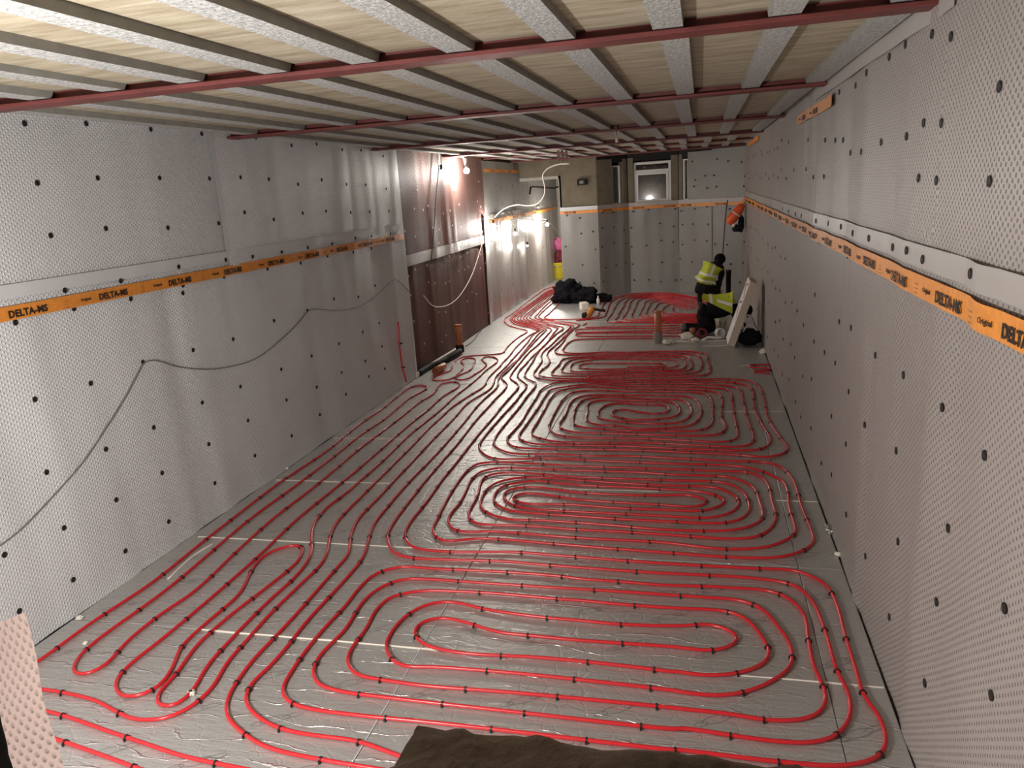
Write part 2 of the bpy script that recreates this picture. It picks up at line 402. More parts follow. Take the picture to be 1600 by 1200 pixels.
# ------------------------------------------------------------------ walls: studded sheets with ripples
def ripple(u, v, seed, amp=0.012):
    a = noise.noise((u * 1.9 + seed, v * 0.25, seed)) * amp
    a += noise.noise((u * 5.5 + seed * 2, v * 0.5, 3.1 + seed)) * amp * 0.35
    a += max(0.0, noise.noise((u * 3.3, v * 0.3 + seed, 9.7)) - 0.26) * amp * 2.2
    return a
def sheet(name, p0, p1, z0, z1, mat, parent, seed, off=0.0, amp=0.012, du=0.06, dv=0.12, label=None, top=None):
    """p0->p1 plan points with the face looking to the left of the direction p0->p1 turned... normal = (dy,-dx)"""
    p0, p1 = Vector(p0), Vector(p1); d = p1 - p0; Ln = d.length; d.normalize()
    nr = Vector((d.y, -d.x))
    nu, nv = max(2, int(Ln / du)), max(2, int((z1 - z0) / dv))
    vs, uv = [], []
    for i in range(nu + 1):
        u = Ln * i / nu
        for j in range(nv + 1):
            z = z0 + ((z1 if top is None else top(u)) - z0) * j / nv
            r = off + ripple(u, z, seed, amp)
            q = p0 + d * u + nr * r
            vs.append((q.x, q.y, z)); uv.append((u, z))
    fs = []
    for i in range(nu):
        for j in range(nv):
            a = i * (nv + 1) + j
            fs.append((a, a + nv + 1, a + nv + 2, a + 1))
    o = mesh_obj(name, vs, fs, mat, parent, True, uv)
    if label: o['label'] = label
    return o
# direction +Y gives normal (1,0) = +X : left wall.  direction -Y gives normal (-1,0): right wall.
wall_left = struct(mesh_obj('wall_left', *(lambda b: b)(([(-4.3, 0.5, -0.1), (XL - 0.06, 0.5, -0.1), (XL - 0.06, 9.86, -0.1), (XB - 0.06, 9.86, -0.1), (XB - 0.06, 22.5, -0.1), (-4.3, 22.5, -0.1),
    (-4.3, 0.5, 3.3), (XL - 0.06, 0.5, 3.3), (XL - 0.06, 9.86, 3.3), (XB - 0.06, 9.86, 3.3), (XB - 0.06, 22.5, 3.3), (-4.3, 22.5, 3.3)],
    [(0, 1, 7, 6), (1, 2, 8, 7), (2, 3, 9, 8), (3, 4, 10, 9), (4, 5, 11, 10), (5, 0, 6, 11), (6, 7, 8, 9, 10, 11), (5, 4, 3, 2, 1, 0)])), M_CONC), 'left basement wall lined with studded membrane')
Y0L = 0.55
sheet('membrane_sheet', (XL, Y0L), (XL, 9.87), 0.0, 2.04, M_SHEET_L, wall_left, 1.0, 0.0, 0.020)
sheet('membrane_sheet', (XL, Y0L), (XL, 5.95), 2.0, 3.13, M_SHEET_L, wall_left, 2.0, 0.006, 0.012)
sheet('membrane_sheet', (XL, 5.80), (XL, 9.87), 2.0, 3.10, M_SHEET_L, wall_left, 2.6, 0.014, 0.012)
sheet('membrane_edge_strip', (XL, Y0L), (XL, 9.87), 2.055, 2.135, M_STRIP, wall_left, 2.0, 0.022, 0.010, dv=0.05)
sheet('membrane_edge_strip', (XL, 5.77), (XL, 5.83), 2.13, 3.10, M_STRIP, wall_left, 2.6, 0.020, 0.010, du=0.03)
tape_l = sheet('sealing_tape', (XL, Y0L), (XL, 9.86), 1.93, 2.012, M_TAPE, wall_left, 2.0, 0.024, 0.010, dv=0.04)
# jog with the brown sheets
sheet('membrane_sheet', (XB, 9.88), (XB, 14.2), 1.63, 3.12, M_BROWN, wall_left, 3.0, 0.012, 0.02, label='brown studded membrane sheet, upper')
sheet('membrane_sheet', (XB, 9.88), (XB, 14.2), 0.0, 1.66, M_BROWN, wall_left, 3.7, 0.0, 0.02, label='brown studded membrane sheet, lower')
M_LAP = membrane_mat('silver_lap', (0.46, 0.42, 0.40), (0.36, 0.33, 0.31), 0.3, 0.004, a=0.05, r=0.024, rad=0.013)
sheet('membrane_edge_strip', (XB, 9.9), (XB, 14.1), 1.545, 1.70, M_LAP, wall_left, 3.0, 0.03, 0.02, dv=0.05, label='silvery lapped edge between the brown sheets')
box('membrane_edge_strip', XB, XL + 0.01, 9.865, 9.885, 0, 3.08, M_STRIP, wall_left)
# far, shiny grey part
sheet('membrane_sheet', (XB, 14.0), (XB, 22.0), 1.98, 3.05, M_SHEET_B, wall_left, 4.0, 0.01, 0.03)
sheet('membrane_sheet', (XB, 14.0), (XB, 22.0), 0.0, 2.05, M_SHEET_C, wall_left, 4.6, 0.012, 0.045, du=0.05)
tape_f = sheet('sealing_tape', (XB, 14.5), (XB, 21.5), 1.89, 1.955, M_TAPE, wall_left, 4.0, 0.05, 0.02, dv=0.04)
tape_g = sheet('sealing_tape', (XB, 14.3), (XB, 17.2), 2.84, 2.90, M_TAPE, wall_left, 4.0, 0.04, 0.02, dv=0.04)

wall_right = struct(box('wall_right', XR + 0.05, 1.3, 0.5, 17.2, -0.1, 3.3, M_CONC), 'right basement wall lined with taupe studded membrane')
def rp(y): return 17.0 - y
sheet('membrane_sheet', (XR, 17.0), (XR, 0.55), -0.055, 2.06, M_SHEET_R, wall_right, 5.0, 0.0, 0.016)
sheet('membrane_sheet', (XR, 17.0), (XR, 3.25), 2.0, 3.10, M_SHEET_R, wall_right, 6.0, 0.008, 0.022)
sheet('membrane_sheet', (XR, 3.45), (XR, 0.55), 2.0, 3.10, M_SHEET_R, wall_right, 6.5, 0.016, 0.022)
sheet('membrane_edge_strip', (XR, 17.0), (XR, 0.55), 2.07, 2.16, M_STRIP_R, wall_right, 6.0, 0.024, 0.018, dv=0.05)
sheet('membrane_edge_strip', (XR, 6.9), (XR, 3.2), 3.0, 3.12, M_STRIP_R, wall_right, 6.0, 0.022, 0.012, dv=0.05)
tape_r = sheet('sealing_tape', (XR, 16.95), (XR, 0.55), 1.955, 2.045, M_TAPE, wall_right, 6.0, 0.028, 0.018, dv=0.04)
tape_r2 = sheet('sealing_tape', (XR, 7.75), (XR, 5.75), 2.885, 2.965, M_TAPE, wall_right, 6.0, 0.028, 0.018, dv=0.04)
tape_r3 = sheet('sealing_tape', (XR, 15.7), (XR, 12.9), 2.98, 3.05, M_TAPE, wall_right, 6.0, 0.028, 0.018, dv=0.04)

# wall round the opening the picture looks through (mostly out of frame)
wall_front = struct(empty('wall_front'), 'rough wall round the opening the room is seen through')
box('wall_block', -4.3, -0.98, 0.3, 0.55, -0.1, 3.3, M_CONC, wall_front)
box('wall_block', 0.95, 1.3, 0.3, 0.55, -0.1, 3.3, M_CONC, wall_front)
box('wall_block', -0.98, 0.95, 0.3, 0.55, -0.1, 1.70, M_CONC, wall_front)

# ------------------------------------------------------------------ back wall with doorway and bay
BP = [(-3.06, 17.25), (-2.22, 17.25), (-1.60, 17.80), (-0.50, 17.80), (0.22, 17.35), (XR + 0.03, 16.95)]
wall_back = struct(empty('wall_back'), 'back wall with a doorway on the left and a windowed bay')
for k in range(5):
    p0, p1 = Vector(BP[k]), Vector(BP[k + 1])
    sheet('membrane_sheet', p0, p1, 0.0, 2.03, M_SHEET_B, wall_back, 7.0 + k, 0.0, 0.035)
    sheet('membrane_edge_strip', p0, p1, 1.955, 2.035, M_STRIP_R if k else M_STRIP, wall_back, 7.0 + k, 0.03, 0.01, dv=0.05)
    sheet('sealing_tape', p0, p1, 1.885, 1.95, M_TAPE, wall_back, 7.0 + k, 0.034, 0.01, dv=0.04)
def plan_slab(name, p0, p1, z0, z1, th, mat, parent, off=0.0):
    p0, p1 = Vector(p0), Vector(p1); d = (p1 - p0).normalized(); n = Vector((d.y, -d.x))
    a, b = p0 + n * off, p1 + n * off; c, e = b - n * th, a - n * th
    vs = [(a.x, a.y, z0), (b.x, b.y, z0), (c.x, c.y, z0), (e.x, e.y, z0), (a.x, a.y, z1), (b.x, b.y, z1), (c.x, c.y, z1), (e.x, e.y, z1)]
    return mesh_obj(name, vs, [(0, 1, 5, 4), (1, 2, 6, 5), (2, 3, 7, 6), (3, 0, 4, 7), (4, 5, 6, 7), (3, 2, 1, 0)], mat, parent)
# solid behind the lower membrane
for k in range(5): plan_slab('wall_block', BP[k], BP[k + 1], -0.1, 2.0, 0.12, M_BLOCK, wall_back, -0.03)
# upper blockwork on the pillar, over the doorway
plan_slab('wall_block', (-3.06, 17.25), (-2.22, 17.25), 2.0, 3.3, 0.35, M_BLOCK, wall_back, -0.03)
plan_slab('wall_block', (-4.05, 17.25), (-3.06, 17.25), 2.72, 3.3, 0.35, M_BLOCK, wall_back, -0.03)
plan_slab('door_jamb', (-3.075, 17.27), (-3.02, 17.27), 0.0, 2.72, 0.36, M_PLASTER, wall_back, -0.01)
plan_slab('door_head', (-4.0, 17.27), (-3.04, 17.27), 2.66, 2.725, 0.36, M_PLASTER, wall_back, -0.01)
# bay above the membrane: piers beside the windows, dark lintel
def lerp(a, b, t): return (a[0] + (b[0] - a[0]) * t, a[1] + (b[1] - a[1]) * t)
plan_slab('bay_pier', BP[1], lerp(BP[1], BP[2], 0.52), 2.0, 3.0, 0.2, M_BLOCK, wall_back, -0.03)
plan_slab('bay_pier', lerp(BP[1], BP[2], 0.88), BP[2], 2.0, 3.0, 0.2, M_BLOCK, wall_back, -0.03)
plan_slab('bay_pier', BP[2], lerp(BP[2], BP[3], 0.11), 2.0, 3.0, 0.25, M_BLOCK, wall_back, -0.03)
plan_slab('bay_pier', lerp(BP[2], BP[3], 0.86), BP[3], 2.0, 3.0, 0.25, M_BLOCK, wall_back, -0.03)
plan_slab('bay_pier', BP[3], lerp(BP[3], BP[4], 0.10), 2.0, 3.0, 0.2, M_BLOCK, wall_back, -0.03)
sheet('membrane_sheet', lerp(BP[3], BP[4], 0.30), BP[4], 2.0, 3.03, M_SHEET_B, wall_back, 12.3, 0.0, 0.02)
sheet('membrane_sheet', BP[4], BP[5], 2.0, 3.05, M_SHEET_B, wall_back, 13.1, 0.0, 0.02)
for k in (1, 2, 3, 4): plan_slab('bay_lintel', BP[k], BP[k + 1], 2.93 if k < 4 else 3.05, 3.3, 0.3, M_DARK, wall_back, -0.04)
plan_slab('outer_wall', (-2.4, 18.9), (0.6, 18.9), 0.5, 3.3, 0.1, M_CONC, wall_back)
plan_slab('outer_wall', (-2.9, 17.7), (-2.4, 18.9), 0.5, 3.3, 0.1, M_CONC, wall_back)
plan_slab('outer_wall', (0.6, 18.9), (1.0, 17.6), 0.5, 3.3, 0.1, M_CONC, wall_back)
box('outer_wall', -2.9, 1.1, 17.4, 19.0, 3.3, 3.4, M_CONC, wall_back)
# corridor shell
wall_corridor = struct(box('wall_corridor', -4.05, -2.9, 22.0, 22.2, -0.1, 3.2, M_PLASTER), 'plastered end wall of the passage beyond the doorway')
box('wall_block', -3.03, -2.9, 17.6, 22.0, -0.1, 3.0, M_PLASTER, wall_corridor)
box('ceiling_slab', -4.05, -2.9, 17.6, 22.0, 2.8, 2.9, M_PLASTER, wall_corridor)

# windows
def window(name, p0, p1, z0, z1, off, transom, label):
    p0, p1 = Vector(p0), Vector(p1); d = p1 - p0; Ln = d.length; d.normalize(); n = Vector((d.y, -d.x))
    M = Matrix(((d.x, n.x, 0, p0.x + n.x * off), (d.y, n.y, 0, p0.y + n.y * off), (0, 0, 1, 0), (0, 0, 0, 1)))
    wn = struct(empty(name), label)
    f = 0.055 if Ln > 0.4 else 0.03
    def bar(nm, x0, x1, a, b, t0=-0.06, t1=0.0, par=None, mt=M_WHITE): return box(nm, x0, x1, t0, t1, a, b, mt, par or wn, 0.004, M)
    bar('window_frame', 0, f, z0, z1); bar('window_frame', Ln - f, Ln, z0, z1)
    bar('window_frame', f, Ln - f, z1 - f, z1); bar('window_frame', f, Ln - f, z0, z0 + f)
    zt = z1
    if transom:
        bar('window_frame', f, Ln - f, transom - 0.03, transom + 0.03)
        bar('pane', f, Ln - f, transom + 0.03, z1 - f, -0.035, -0.029, None, M_GLASS); zt = transom - 0.03
    s = 0.05 if Ln > 0.4 else 0.02
    sb = empty('sash', parent=wn)
    for (x0, x1, a, b) in ((f, f + s, z0 + f, zt), (Ln - f - s, Ln - f, z0 + f, zt), (f + s, Ln - f - s, zt - s, zt), (f + s, Ln - f - s, z0 + f, z0 + f + s)):
        bar('sash_rail', x0, x1, a, b, -0.045, 0.012, sb)
    bar('pane', f + s, Ln - f - s, z0 + f + s, zt - s, -0.025, -0.018, sb, M_GLASS)
    return wn
window('window_1', lerp(BP[2], BP[3], 0.11), lerp(BP[2], BP[3], 0.86), 1.98, 2.90, -0.10, 2.70, 'white framed window in the middle of the bay')
window('window_2', lerp(BP[1], BP[2], 0.54), lerp(BP[1], BP[2], 0.86), 2.0, 2.86, -0.10, 0, 'narrow white window in the left side of the bay')
window('window_3', lerp(BP[3], BP[4], 0.10), lerp(BP[3], BP[4], 0.30), 2.0, 2.90, -0.06, 0, 'narrow white window in the right side of the bay')

# ------------------------------------------------------------------ ceiling: steel beams, concrete joists, boards
ceiling = struct(box('ceiling', -4.3, 1.3, 0.3, 18.0, 3.22, 3.4, M_CONC), 'ceiling of steel beams, concrete joists and sandy boards')
BY = [0.62, 3.50, 6.12, 9.12, 12.05, 14.5, 16.75]
for k, y in enumerate(BY):
    zb = 3.05 + (0.02 if k == 5 else 0)
    bm = bmesh.new()
    x0, x1 = (XL - 0.05 if y < 9.8 else XB - 0.05), XR + 0.05
    fw = 0.072
    add_box(bm, x0, x1, y - fw, y + fw, zb, zb + 0.019, 0.003); add_box(bm, x0, x1, y - 0.005, y + 0.005, zb + 0.012, 3.24)
    bm_obj('steel_beam', bm, M_STEEL, ceiling)
box('steel_plate', XL - 0.02, XL + 0.09, 1.2, 3.46, 3.075, 3.09, M_STEEL, ceiling, 0.002)
JX = [-3.70 + 0.4465 * k for k in range(11)]
def joist_mesh(wd, ln, h):
    # shallow rib with splayed ends
    hw = wd / 2
    vs = [(-hw, 0.035, 0), (hw, 0.035, 0), (hw, ln - 0.035, 0), (-hw, ln - 0.035, 0), (-hw - 0.004, 0, h), (hw + 0.004, 0, h), (hw + 0.004, ln, h), (-hw - 0.004, ln, h)]
    me = bpy.data.meshes.new('concrete_joist')
    me.from_pydata(vs, [], [(0, 3, 2, 1), (0, 1, 5, 4), (1, 2, 6, 5), (2, 3, 7, 6), (3, 0, 4, 7), (4, 5, 6, 7)])
    me.materials.append(M_JOIST); me.materials.append(M_JSIDE)
    for p in me.polygons: p.material_index = 0 if p.index == 0 else 1
    return me
for b in range(len(BY) - 1):
    y0, y1 = BY[b] + 0.012, BY[b + 1] - 0.012
    jm = joist_mesh(0.122, y1 - y0, 0.06)
    xs = JX if b < 4 else [-3.92 + 0.40 * k for k in range(13)]
    off = 0.02 * math.sin(b * 2.1)
    xs = [x + off for x in xs if XL + 0.02 < x + off < XR - 0.03]
    for x in xs:
        o = link(bpy.data.objects.new('concrete_joist', jm), ceiling)
        o.location = (x + random.uniform(-0.008, 0.008), y0, 3.0725 + random.uniform(-0.002, 0.003))
    ed = [(XL if b < 3 else XB) - 0.05] + xs + [XR + 0.05]
    for q in range(len(ed) - 1):
        dz = random.uniform(-0.004, 0.004)
        box('ceiling_panel', ed[q] + 0.004, ed[q + 1] - 0.004, y0, y1, 3.109 + dz, 3.15 + dz, M_PANEL, ceiling)
# pale edge rib along each wall
box('edge_joist', XL - 0.02, XL + 0.07, 3.5, 9.8, 3.10, 3.18, M_JOIST, ceiling)
box('edge_joist', XR - 0.07, XR + 0.03, 0.6, 16.7, 3.10, 3.18, M_JOIST, ceiling)

# ------------------------------------------------------------------ tape lettering
_text = {}
def text_mesh(body, size, bold=0.0):
    key = (body, size)
    if key in _text: return _text[key]
    cu = bpy.data.curves.new('lettering', 'FONT'); cu.body = body; cu.size = size; cu.extrude = 0.0006; cu.offset = bold
    cu.resolution_u = 3; cu.space_character = 1.05
    o = bpy.data.objects.new('tmp_text', cu); C.objects.link(o)
    dg = bpy.context.evaluated_depsgraph_get()
    me = bpy.data.meshes.new_from_object(o.evaluated_get(dg)); me.name = 'lettering'
    bpy.data.objects.remove(o); me.materials.clear(); me.materials.append(M_INK)
    _text[key] = me; return me
def letter(parent, body, size, origin, xdir, bold=0.0):
    me = text_mesh(body, size, bold)
    o = link(bpy.data.objects.new('lettering', me), parent)
    xd = Vector(xdir).normalized(); up = Vector((0, 0, 1)); n = xd.cross(up)
    o.matrix_world = Matrix(((xd.x, up.x, n.x, origin[0]), (xd.y, up.y, n.y, origin[1]), (xd.z, up.z, n.z, origin[2]), (0, 0, 0, 1)))
    return o
def put(parent, body, size, fn, s, z, ln, bold, sgn):
    # lay the word along the tape: level with its two ends, clear of any bulge between
    a, b = Vector(fn(s, z)), Vector(fn(s + ln, z))
    lift = max(0.0, max(sgn * (Vector(fn(s + ln * t, z)).x - a.lerp(b, t).x) for t in (0.15, 0.3, 0.5, 0.7, 0.85)))
    a.x += sgn * (lift + 0.001)
    return letter(parent, body, size, a, (b - Vector(fn(s, z))), bold)
def tape_text(parent, fn, s0, s1, period, zb, h, sgn, xdir):
    """fn(s, z) -> point on the tape at running length s"""
    s = s0
    while s < s1:
        for (body, size, ds, dz, bold) in (('DELTA-MS', h * 0.80, 0.0, 0.0, 0.0018), ('Original', h * 0.36, -0.16, h * 0.2, 0.0002)):
            ln = size * (5.2 if body == 'DELTA-MS' else 3.6)
            put(parent, body, size, fn, s + ds, zb + dz, ln, bold, sgn)
        for q in range(3):
            put(parent, '- -- ---', h * 0.22, fn, s + 0.40, zb - 0.006 + q * h * 0.24, 0.10, 0.0, sgn)
        s += period
def tl(s, z): return (XL + 0.027 + ripple(s - Y0L, z, 2.0, 0.010), s, z)
tape_text(tape_l, tl, 2.87, 9.4, 0.705, 1.945, 0.072, 1, (0, 1, 0))
def tr(s, z): return (XR - 0.031 - ripple(s, z, 6.0, 0.018), 16.95 - s, z)
tape_text(tape_r, tr, 0.9, 15.2, 0.68, 1.972, 0.075, -1, (0, -1, 0))
def tr2(s, z): return (XR - 0.031 - ripple(s, z, 6.0, 0.018), 7.75 - s, z)
tape_text(tape_r2, tr2, 0.35, 1.6, 0.68, 2.90, 0.066, -1, (0, -1, 0))
for k, ch in enumerate([c for c in wall_back.children if c.name.startswith('sealing_tape')]):
    p0, p1 = Vector(BP[k]), Vector(BP[k + 1]); d = (p1 - p0).normalized(); n = Vector((d.y, -d.x))
    s = 0.1
    while s + 0.4 < (p1 - p0).length + 0.1:
        q = p0 + d * s + n * 0.045
        letter(ch, 'DELTA-MS', 0.055, (q.x, q.y, 1.898), (d.x, d.y, 0), 0.001); s += 0.68
for s in (14.7, 15.4, 16.1): letter(tape_g, 'DELTA-MS', 0.05, (XB + 0.075, s, 2.85), (0, 1, 0), 0.001)
for s in (15.2, 16.2, 17.2, 18.4): letter(tape_f, 'DELTA-MS', 0.05, (XB + 0.085, s, 1.905), (0, 1, 0), 0.001)

# ------------------------------------------------------------------ fixing plugs
def plug_mesh(mt, rim):
    bm = bmesh.new()
    n = 10
    def ring(r, z): return [bm.verts.new((r * math.cos(2 * PI * k / n), r * math.sin(2 * PI * k / n), z)) for k in range(n)]
    r1, r2, r3 = ring(0.0185, 0.0), ring(0.0175, 0.003), ring(0.013, 0.0035)
    r4 = ring(0.011, 0.002)
    for a, b in ((r1, r2), (r2, r3), (r3, r4)):
        for k in range(n):
            f = bm.faces.new((a[k], a[(k + 1) % n], b[(k + 1) % n], b[k])); f.material_index = 1 if a is r1 else 0
    bm.faces.new(r4)
    me = bpy.data.meshes.new('membrane_plug'); bm.to_mesh(me); bm.free(); me.materials.append(mt); me.materials.append(rim); return me
PM_D, PM_W = plug_mesh(M_PLUG, M_PLUG), plug_mesh(M_PLUGW, M_PLUGW)
def plug(p, n, parent, me=None, sc=1.0):
    o = link(bpy.data.objects.new('membrane_plug', me or PM_D), parent)
    n = Vector(n).normalized()
    o.matrix_world = Matrix.Translation(p) @ Vector((0, 0, 1)).rotation_difference(n).to_matrix().to_4x4() @ Matrix.Scale(sc, 4)
PL = [(38,193),(136,193),(236,202),(316,209),(366,215),(399,215),(455,227),(494,225),(533,234),(563,235),(598,244),(58,286),(154,278),(250,278),(328,279),(375,277),(419,280),(465,288),(502,281),(540,288),(570,289),(603,295),
(79,368),(167,357),(263,356),(342,349),(381,332),(427,343),(472,333),(509,330),(547,332),(576,331),(607,330),(98,454),(187,439),(277,417),(350,406),(393,401),(438,394),(479,387),(517,381),(553,372),(579,369),(609,365),
(25,504),(117,482),(205,467),(286,446),(286,458),(353,432),(420,420),(471,411),(513,400),(552,394),(582,388),(56,624),(143,599),(224,566),(302,547),(367,530),(430,501),(482,485),(523,467),(560,464),(588,446),
(76,738),(166,702),(241,668),(317,629),(378,604),(441,577),(489,556),(531,537),(567,519),(594,505),(103,825),(182,781),(254,739),(328,694),(389,657),(449,625),(497,605),(535,582),(571,564),(598,541),
(9,867),(117,906),(196,861),(264,815),(338,755),(399,712),(32,955),(457,681),(502,648),(542,616),(577,588),(602,576)]
for (x, y) in PL:
    p = on_x(x, y, XL + 0.012)
    if 0.6 < p.y < 9.85:
        if p.z < 2.03: xx = XL + 0.003 + ripple(p.y - Y0L, p.z, 1.0, 0.020)
        elif p.y < 5.87: xx = XL + 0.009 + ripple(p.y - Y0L, p.z, 2.0, 0.012)
        else: xx = XL + 0.017 + ripple(p.y - 5.80, p.z, 2.6, 0.012)
        if 2.03 < p.z < 2.16: xx = XL + 0.025 + ripple(p.y - Y0L, p.z, 2.0, 0.010)
        plug((xx, p.y, p.z), (1, 0, 0), wall_left)
PR = [(1566,135),(1489,57),(1459,53),(1413,70),(1389,89),(1358,113),(1334,134),(1313,144),(1551,283),(1473,192),(1446,192),(1417,213),(1377,222),(1348,237),(1325,239),(1317,219),(1307,219),(1290,219),(1262,218),(1465,282),(1438,278),
(1288,276),(1272,277),(1259,264),(1530,427),(1451,405),(1426,391),(1401,386),(1363,372),(1337,364),(1316,354),(1298,349),(1280,345),(1255,337),(1246,334),(1235,330),(1226,326),(1521,490),(1446,456),(1391,429),(1352,412),(1323,400),(1300,386),(1278,377),(1260,366),(1243,357),
(1473,825),(1398,846),(1321,804),(1349,869),(1457,940),(1563,950),(1386,964),(1441,1067),(1543,1086)]
known = []
def right_x(y, z):
    if 2.05 < z < 2.18: return XR - 0.027 - ripple(17.0 - y, z, 6.0, 0.018)
    if z < 2.03: return XR - 0.003 - ripple(17.0 - y, z, 5.0, 0.016)
    if y > 3.35: return XR - 0.011 - ripple(17.0 - y, z, 6.0, 0.022)
    return XR - 0.019 - ripple(3.45 - y, z, 6.5, 0.022)
for (x, y) in PR:
    p = on_x(x, y, XR - 0.012); known.append(p)
    if p.y < 16.8: plug((right_x(p.y, p.z), p.y, p.z), (-1, 0, 0), wall_right)
y = 2.6
while y < 16.6:
    for z in ((0.35, 0.75, 1.15, 1.55) if y > 4.6 else (1.15, 1.55)) + ((2.45, 2.8) if y > 8 else ()):
        yy, zz = y + random.uniform(-0.12, 0.12), z + random.uniform(-0.06, 0.06)
        if all((Vector((XR, yy, zz)) - k).length > 0.3 for k in known) and random.random() < 0.85:
            plug((right_x(yy, zz), yy, zz), (-1, 0, 0), wall_right)
    y += 0.56
for yy in [10.05 + 0.36 * k for k in range(12)]:
    for z in (0.35, 0.75, 1.2, 1.48, 1.75, 2.05, 2.3, 2.65):
        if random.random() < (0.75 if z != 2.65 else 0.35):
            plug((XB + 0.03, yy + random.uniform(-0.1, 0.1), z + random.uniform(-0.08, 0.08) - 0.04), (1, 0, 0), wall_left, PM_W, 0.95)
for yy in [14.5 + 0.5 * k for k in range(12)]:
    for z in (0.5, 1.0, 1.5, 2.2, 2.6):
        if random.random() < 0.6: plug((XB + 0.05, yy + random.uniform(-0.1, 0.1), z + random.uniform(-0.08, 0.08)), (1, 0, 0), wall_left)
for k in range(5):
    p0, p1 = Vector(BP[k]), Vector(BP[k + 1]); d = p1 - p0; Ln = d.length; d.normalize(); n = Vector((d.y, -d.x))
    s = 0.1
    while s < Ln - 0.03:
        for z in (0.3, 0.7, 1.12, 1.5, 1.83) + ((2.25, 2.5, 2.8) if k == 4 or (k == 3 and s > 0.4) else ()):
            if random.random() < 0.18: continue
            q = p0 + d * (s + random.uniform(-0.05, 0.05)) + n * 0.03
            plug((q.x, q.y, z + random.uniform(-0.06, 0.06)), (n.x, n.y, 0), wall_back, None, 1.1)
        s += 0.31

# ------------------------------------------------------------------ heating pipes (runs surveyed from the photograph, laid on the floor)
REG = {'A': (0, 700, 2.4), 'B': (560, 780, 2.857), 'C': (1040, 780, 2.857), 'D': (540, 720, 4), 'E': (900, 720, 4), 'F': (740, 580, 5.714),
       'G': (980, 580, 5.714), 'I': (980, 480, 6.667), 'K': (600, 500, 6.667), 'M': (640, 570, 10), 'N': (640, 520, 10), 'O': (740, 500, 10),
       'P': (860, 520, 10), 'Q': (980, 520, 10), 'S': (780, 430, 10), 'T': (900, 440, 10), 'X': (0, 0, 1)}
PR_ = 0.0102; PZ = PR_ + 0.0015
def run(*segs):
    out = []
    for reg, nums in segs:
        ox, oy, sc = REG[reg]
        for i in range(0, len(nums), 2):
            p = on_floor(ox + nums[i] / sc, oy + nums[i + 1] / sc, PZ)
            out.append(p)
    return out
def clip_mesh():
    vs, fs = [], []
    n = 7; ri, ro, hw = PR_ + 0.0002, PR_ + 0.0042, 0.0045
    for k in range(n):
        a = PI * k / (n - 1)
        for r in (ri, ro):
            for y in (-hw, hw): vs.append((math.cos(a) * r, y, math.sin(a) * r))
    for k in range(n - 1):
        b = 4 * k
        fs += [(b + 2, b + 3, b + 7, b + 6), (b, b + 2, b + 6, b + 4), (b + 3, b + 1, b + 5, b + 7)]
    for s in (1, -1):            # feet pressed into the board
        b = len(vs); x0, x1 = s * ri, s * (ro + 0.004)
        for x in (x0, x1):
            for y in (-hw, hw):
                for z in (0.001, -PZ - 0.004): vs.append((x, y, z))
        fs += [(b, b + 1, b + 3, b + 2), (b + 4, b + 6, b + 7, b + 5), (b, b + 4, b + 5, b + 1), (b + 2, b + 3, b + 7, b + 6), (b, b + 2, b + 6, b + 4)]
    me = bpy.data.meshes.new('pipe_clip'); me.from_pydata(vs, [], fs); me.materials.append(M_CLIP); return me
CLIP = clip_mesh()
def pipe(lines, label, clip_gap=0.44, name='heating_pipe', clips=True):
    V, F, allp = [], [], []
    for P in lines:
        pts = catmull(P, 0.045)
        # even out the survey jitter
        for _ in range(2):
            pts = [pts[0]] + [(pts[i - 1] + pts[i] * 2 + pts[i + 1]) / 4 for i in range(1, len(pts) - 1)] + [pts[-1]]
        for p in pts: p.z = PZ
        vs, fs = tube_data(pts, PR_, 8); b = len(V)
        V += vs; F += [tuple(i + b for i in f) for f in fs]; allp.append(pts)
    o = mesh_obj(name, V, F, M_PIPE, None, True)
    tag(o, label, 'pipe', 'underfloor heating circuits')
    cand = []
    for pts in allp:
        s, nxt = 0.0, 0.2
        for i in range(1, len(pts) - 1):
            s += (pts[i] - pts[i - 1]).length
            if s >= nxt:
                t = pts[i + 1] - pts[i - 1]; cand.append((pts[i], t)); nxt = s + clip_gap * random.uniform(0.75, 1.25)
    cand.sort(key=lambda c: c[0].y)
    if not clips: cand = []
    for p, t in cand[:295]:
        c = link(bpy.data.objects.new('pipe_clip', CLIP), o)
        c.location = p; c.rotation_euler = (0, 0, math.atan2(t.y, t.x) - PI / 2)
    return o
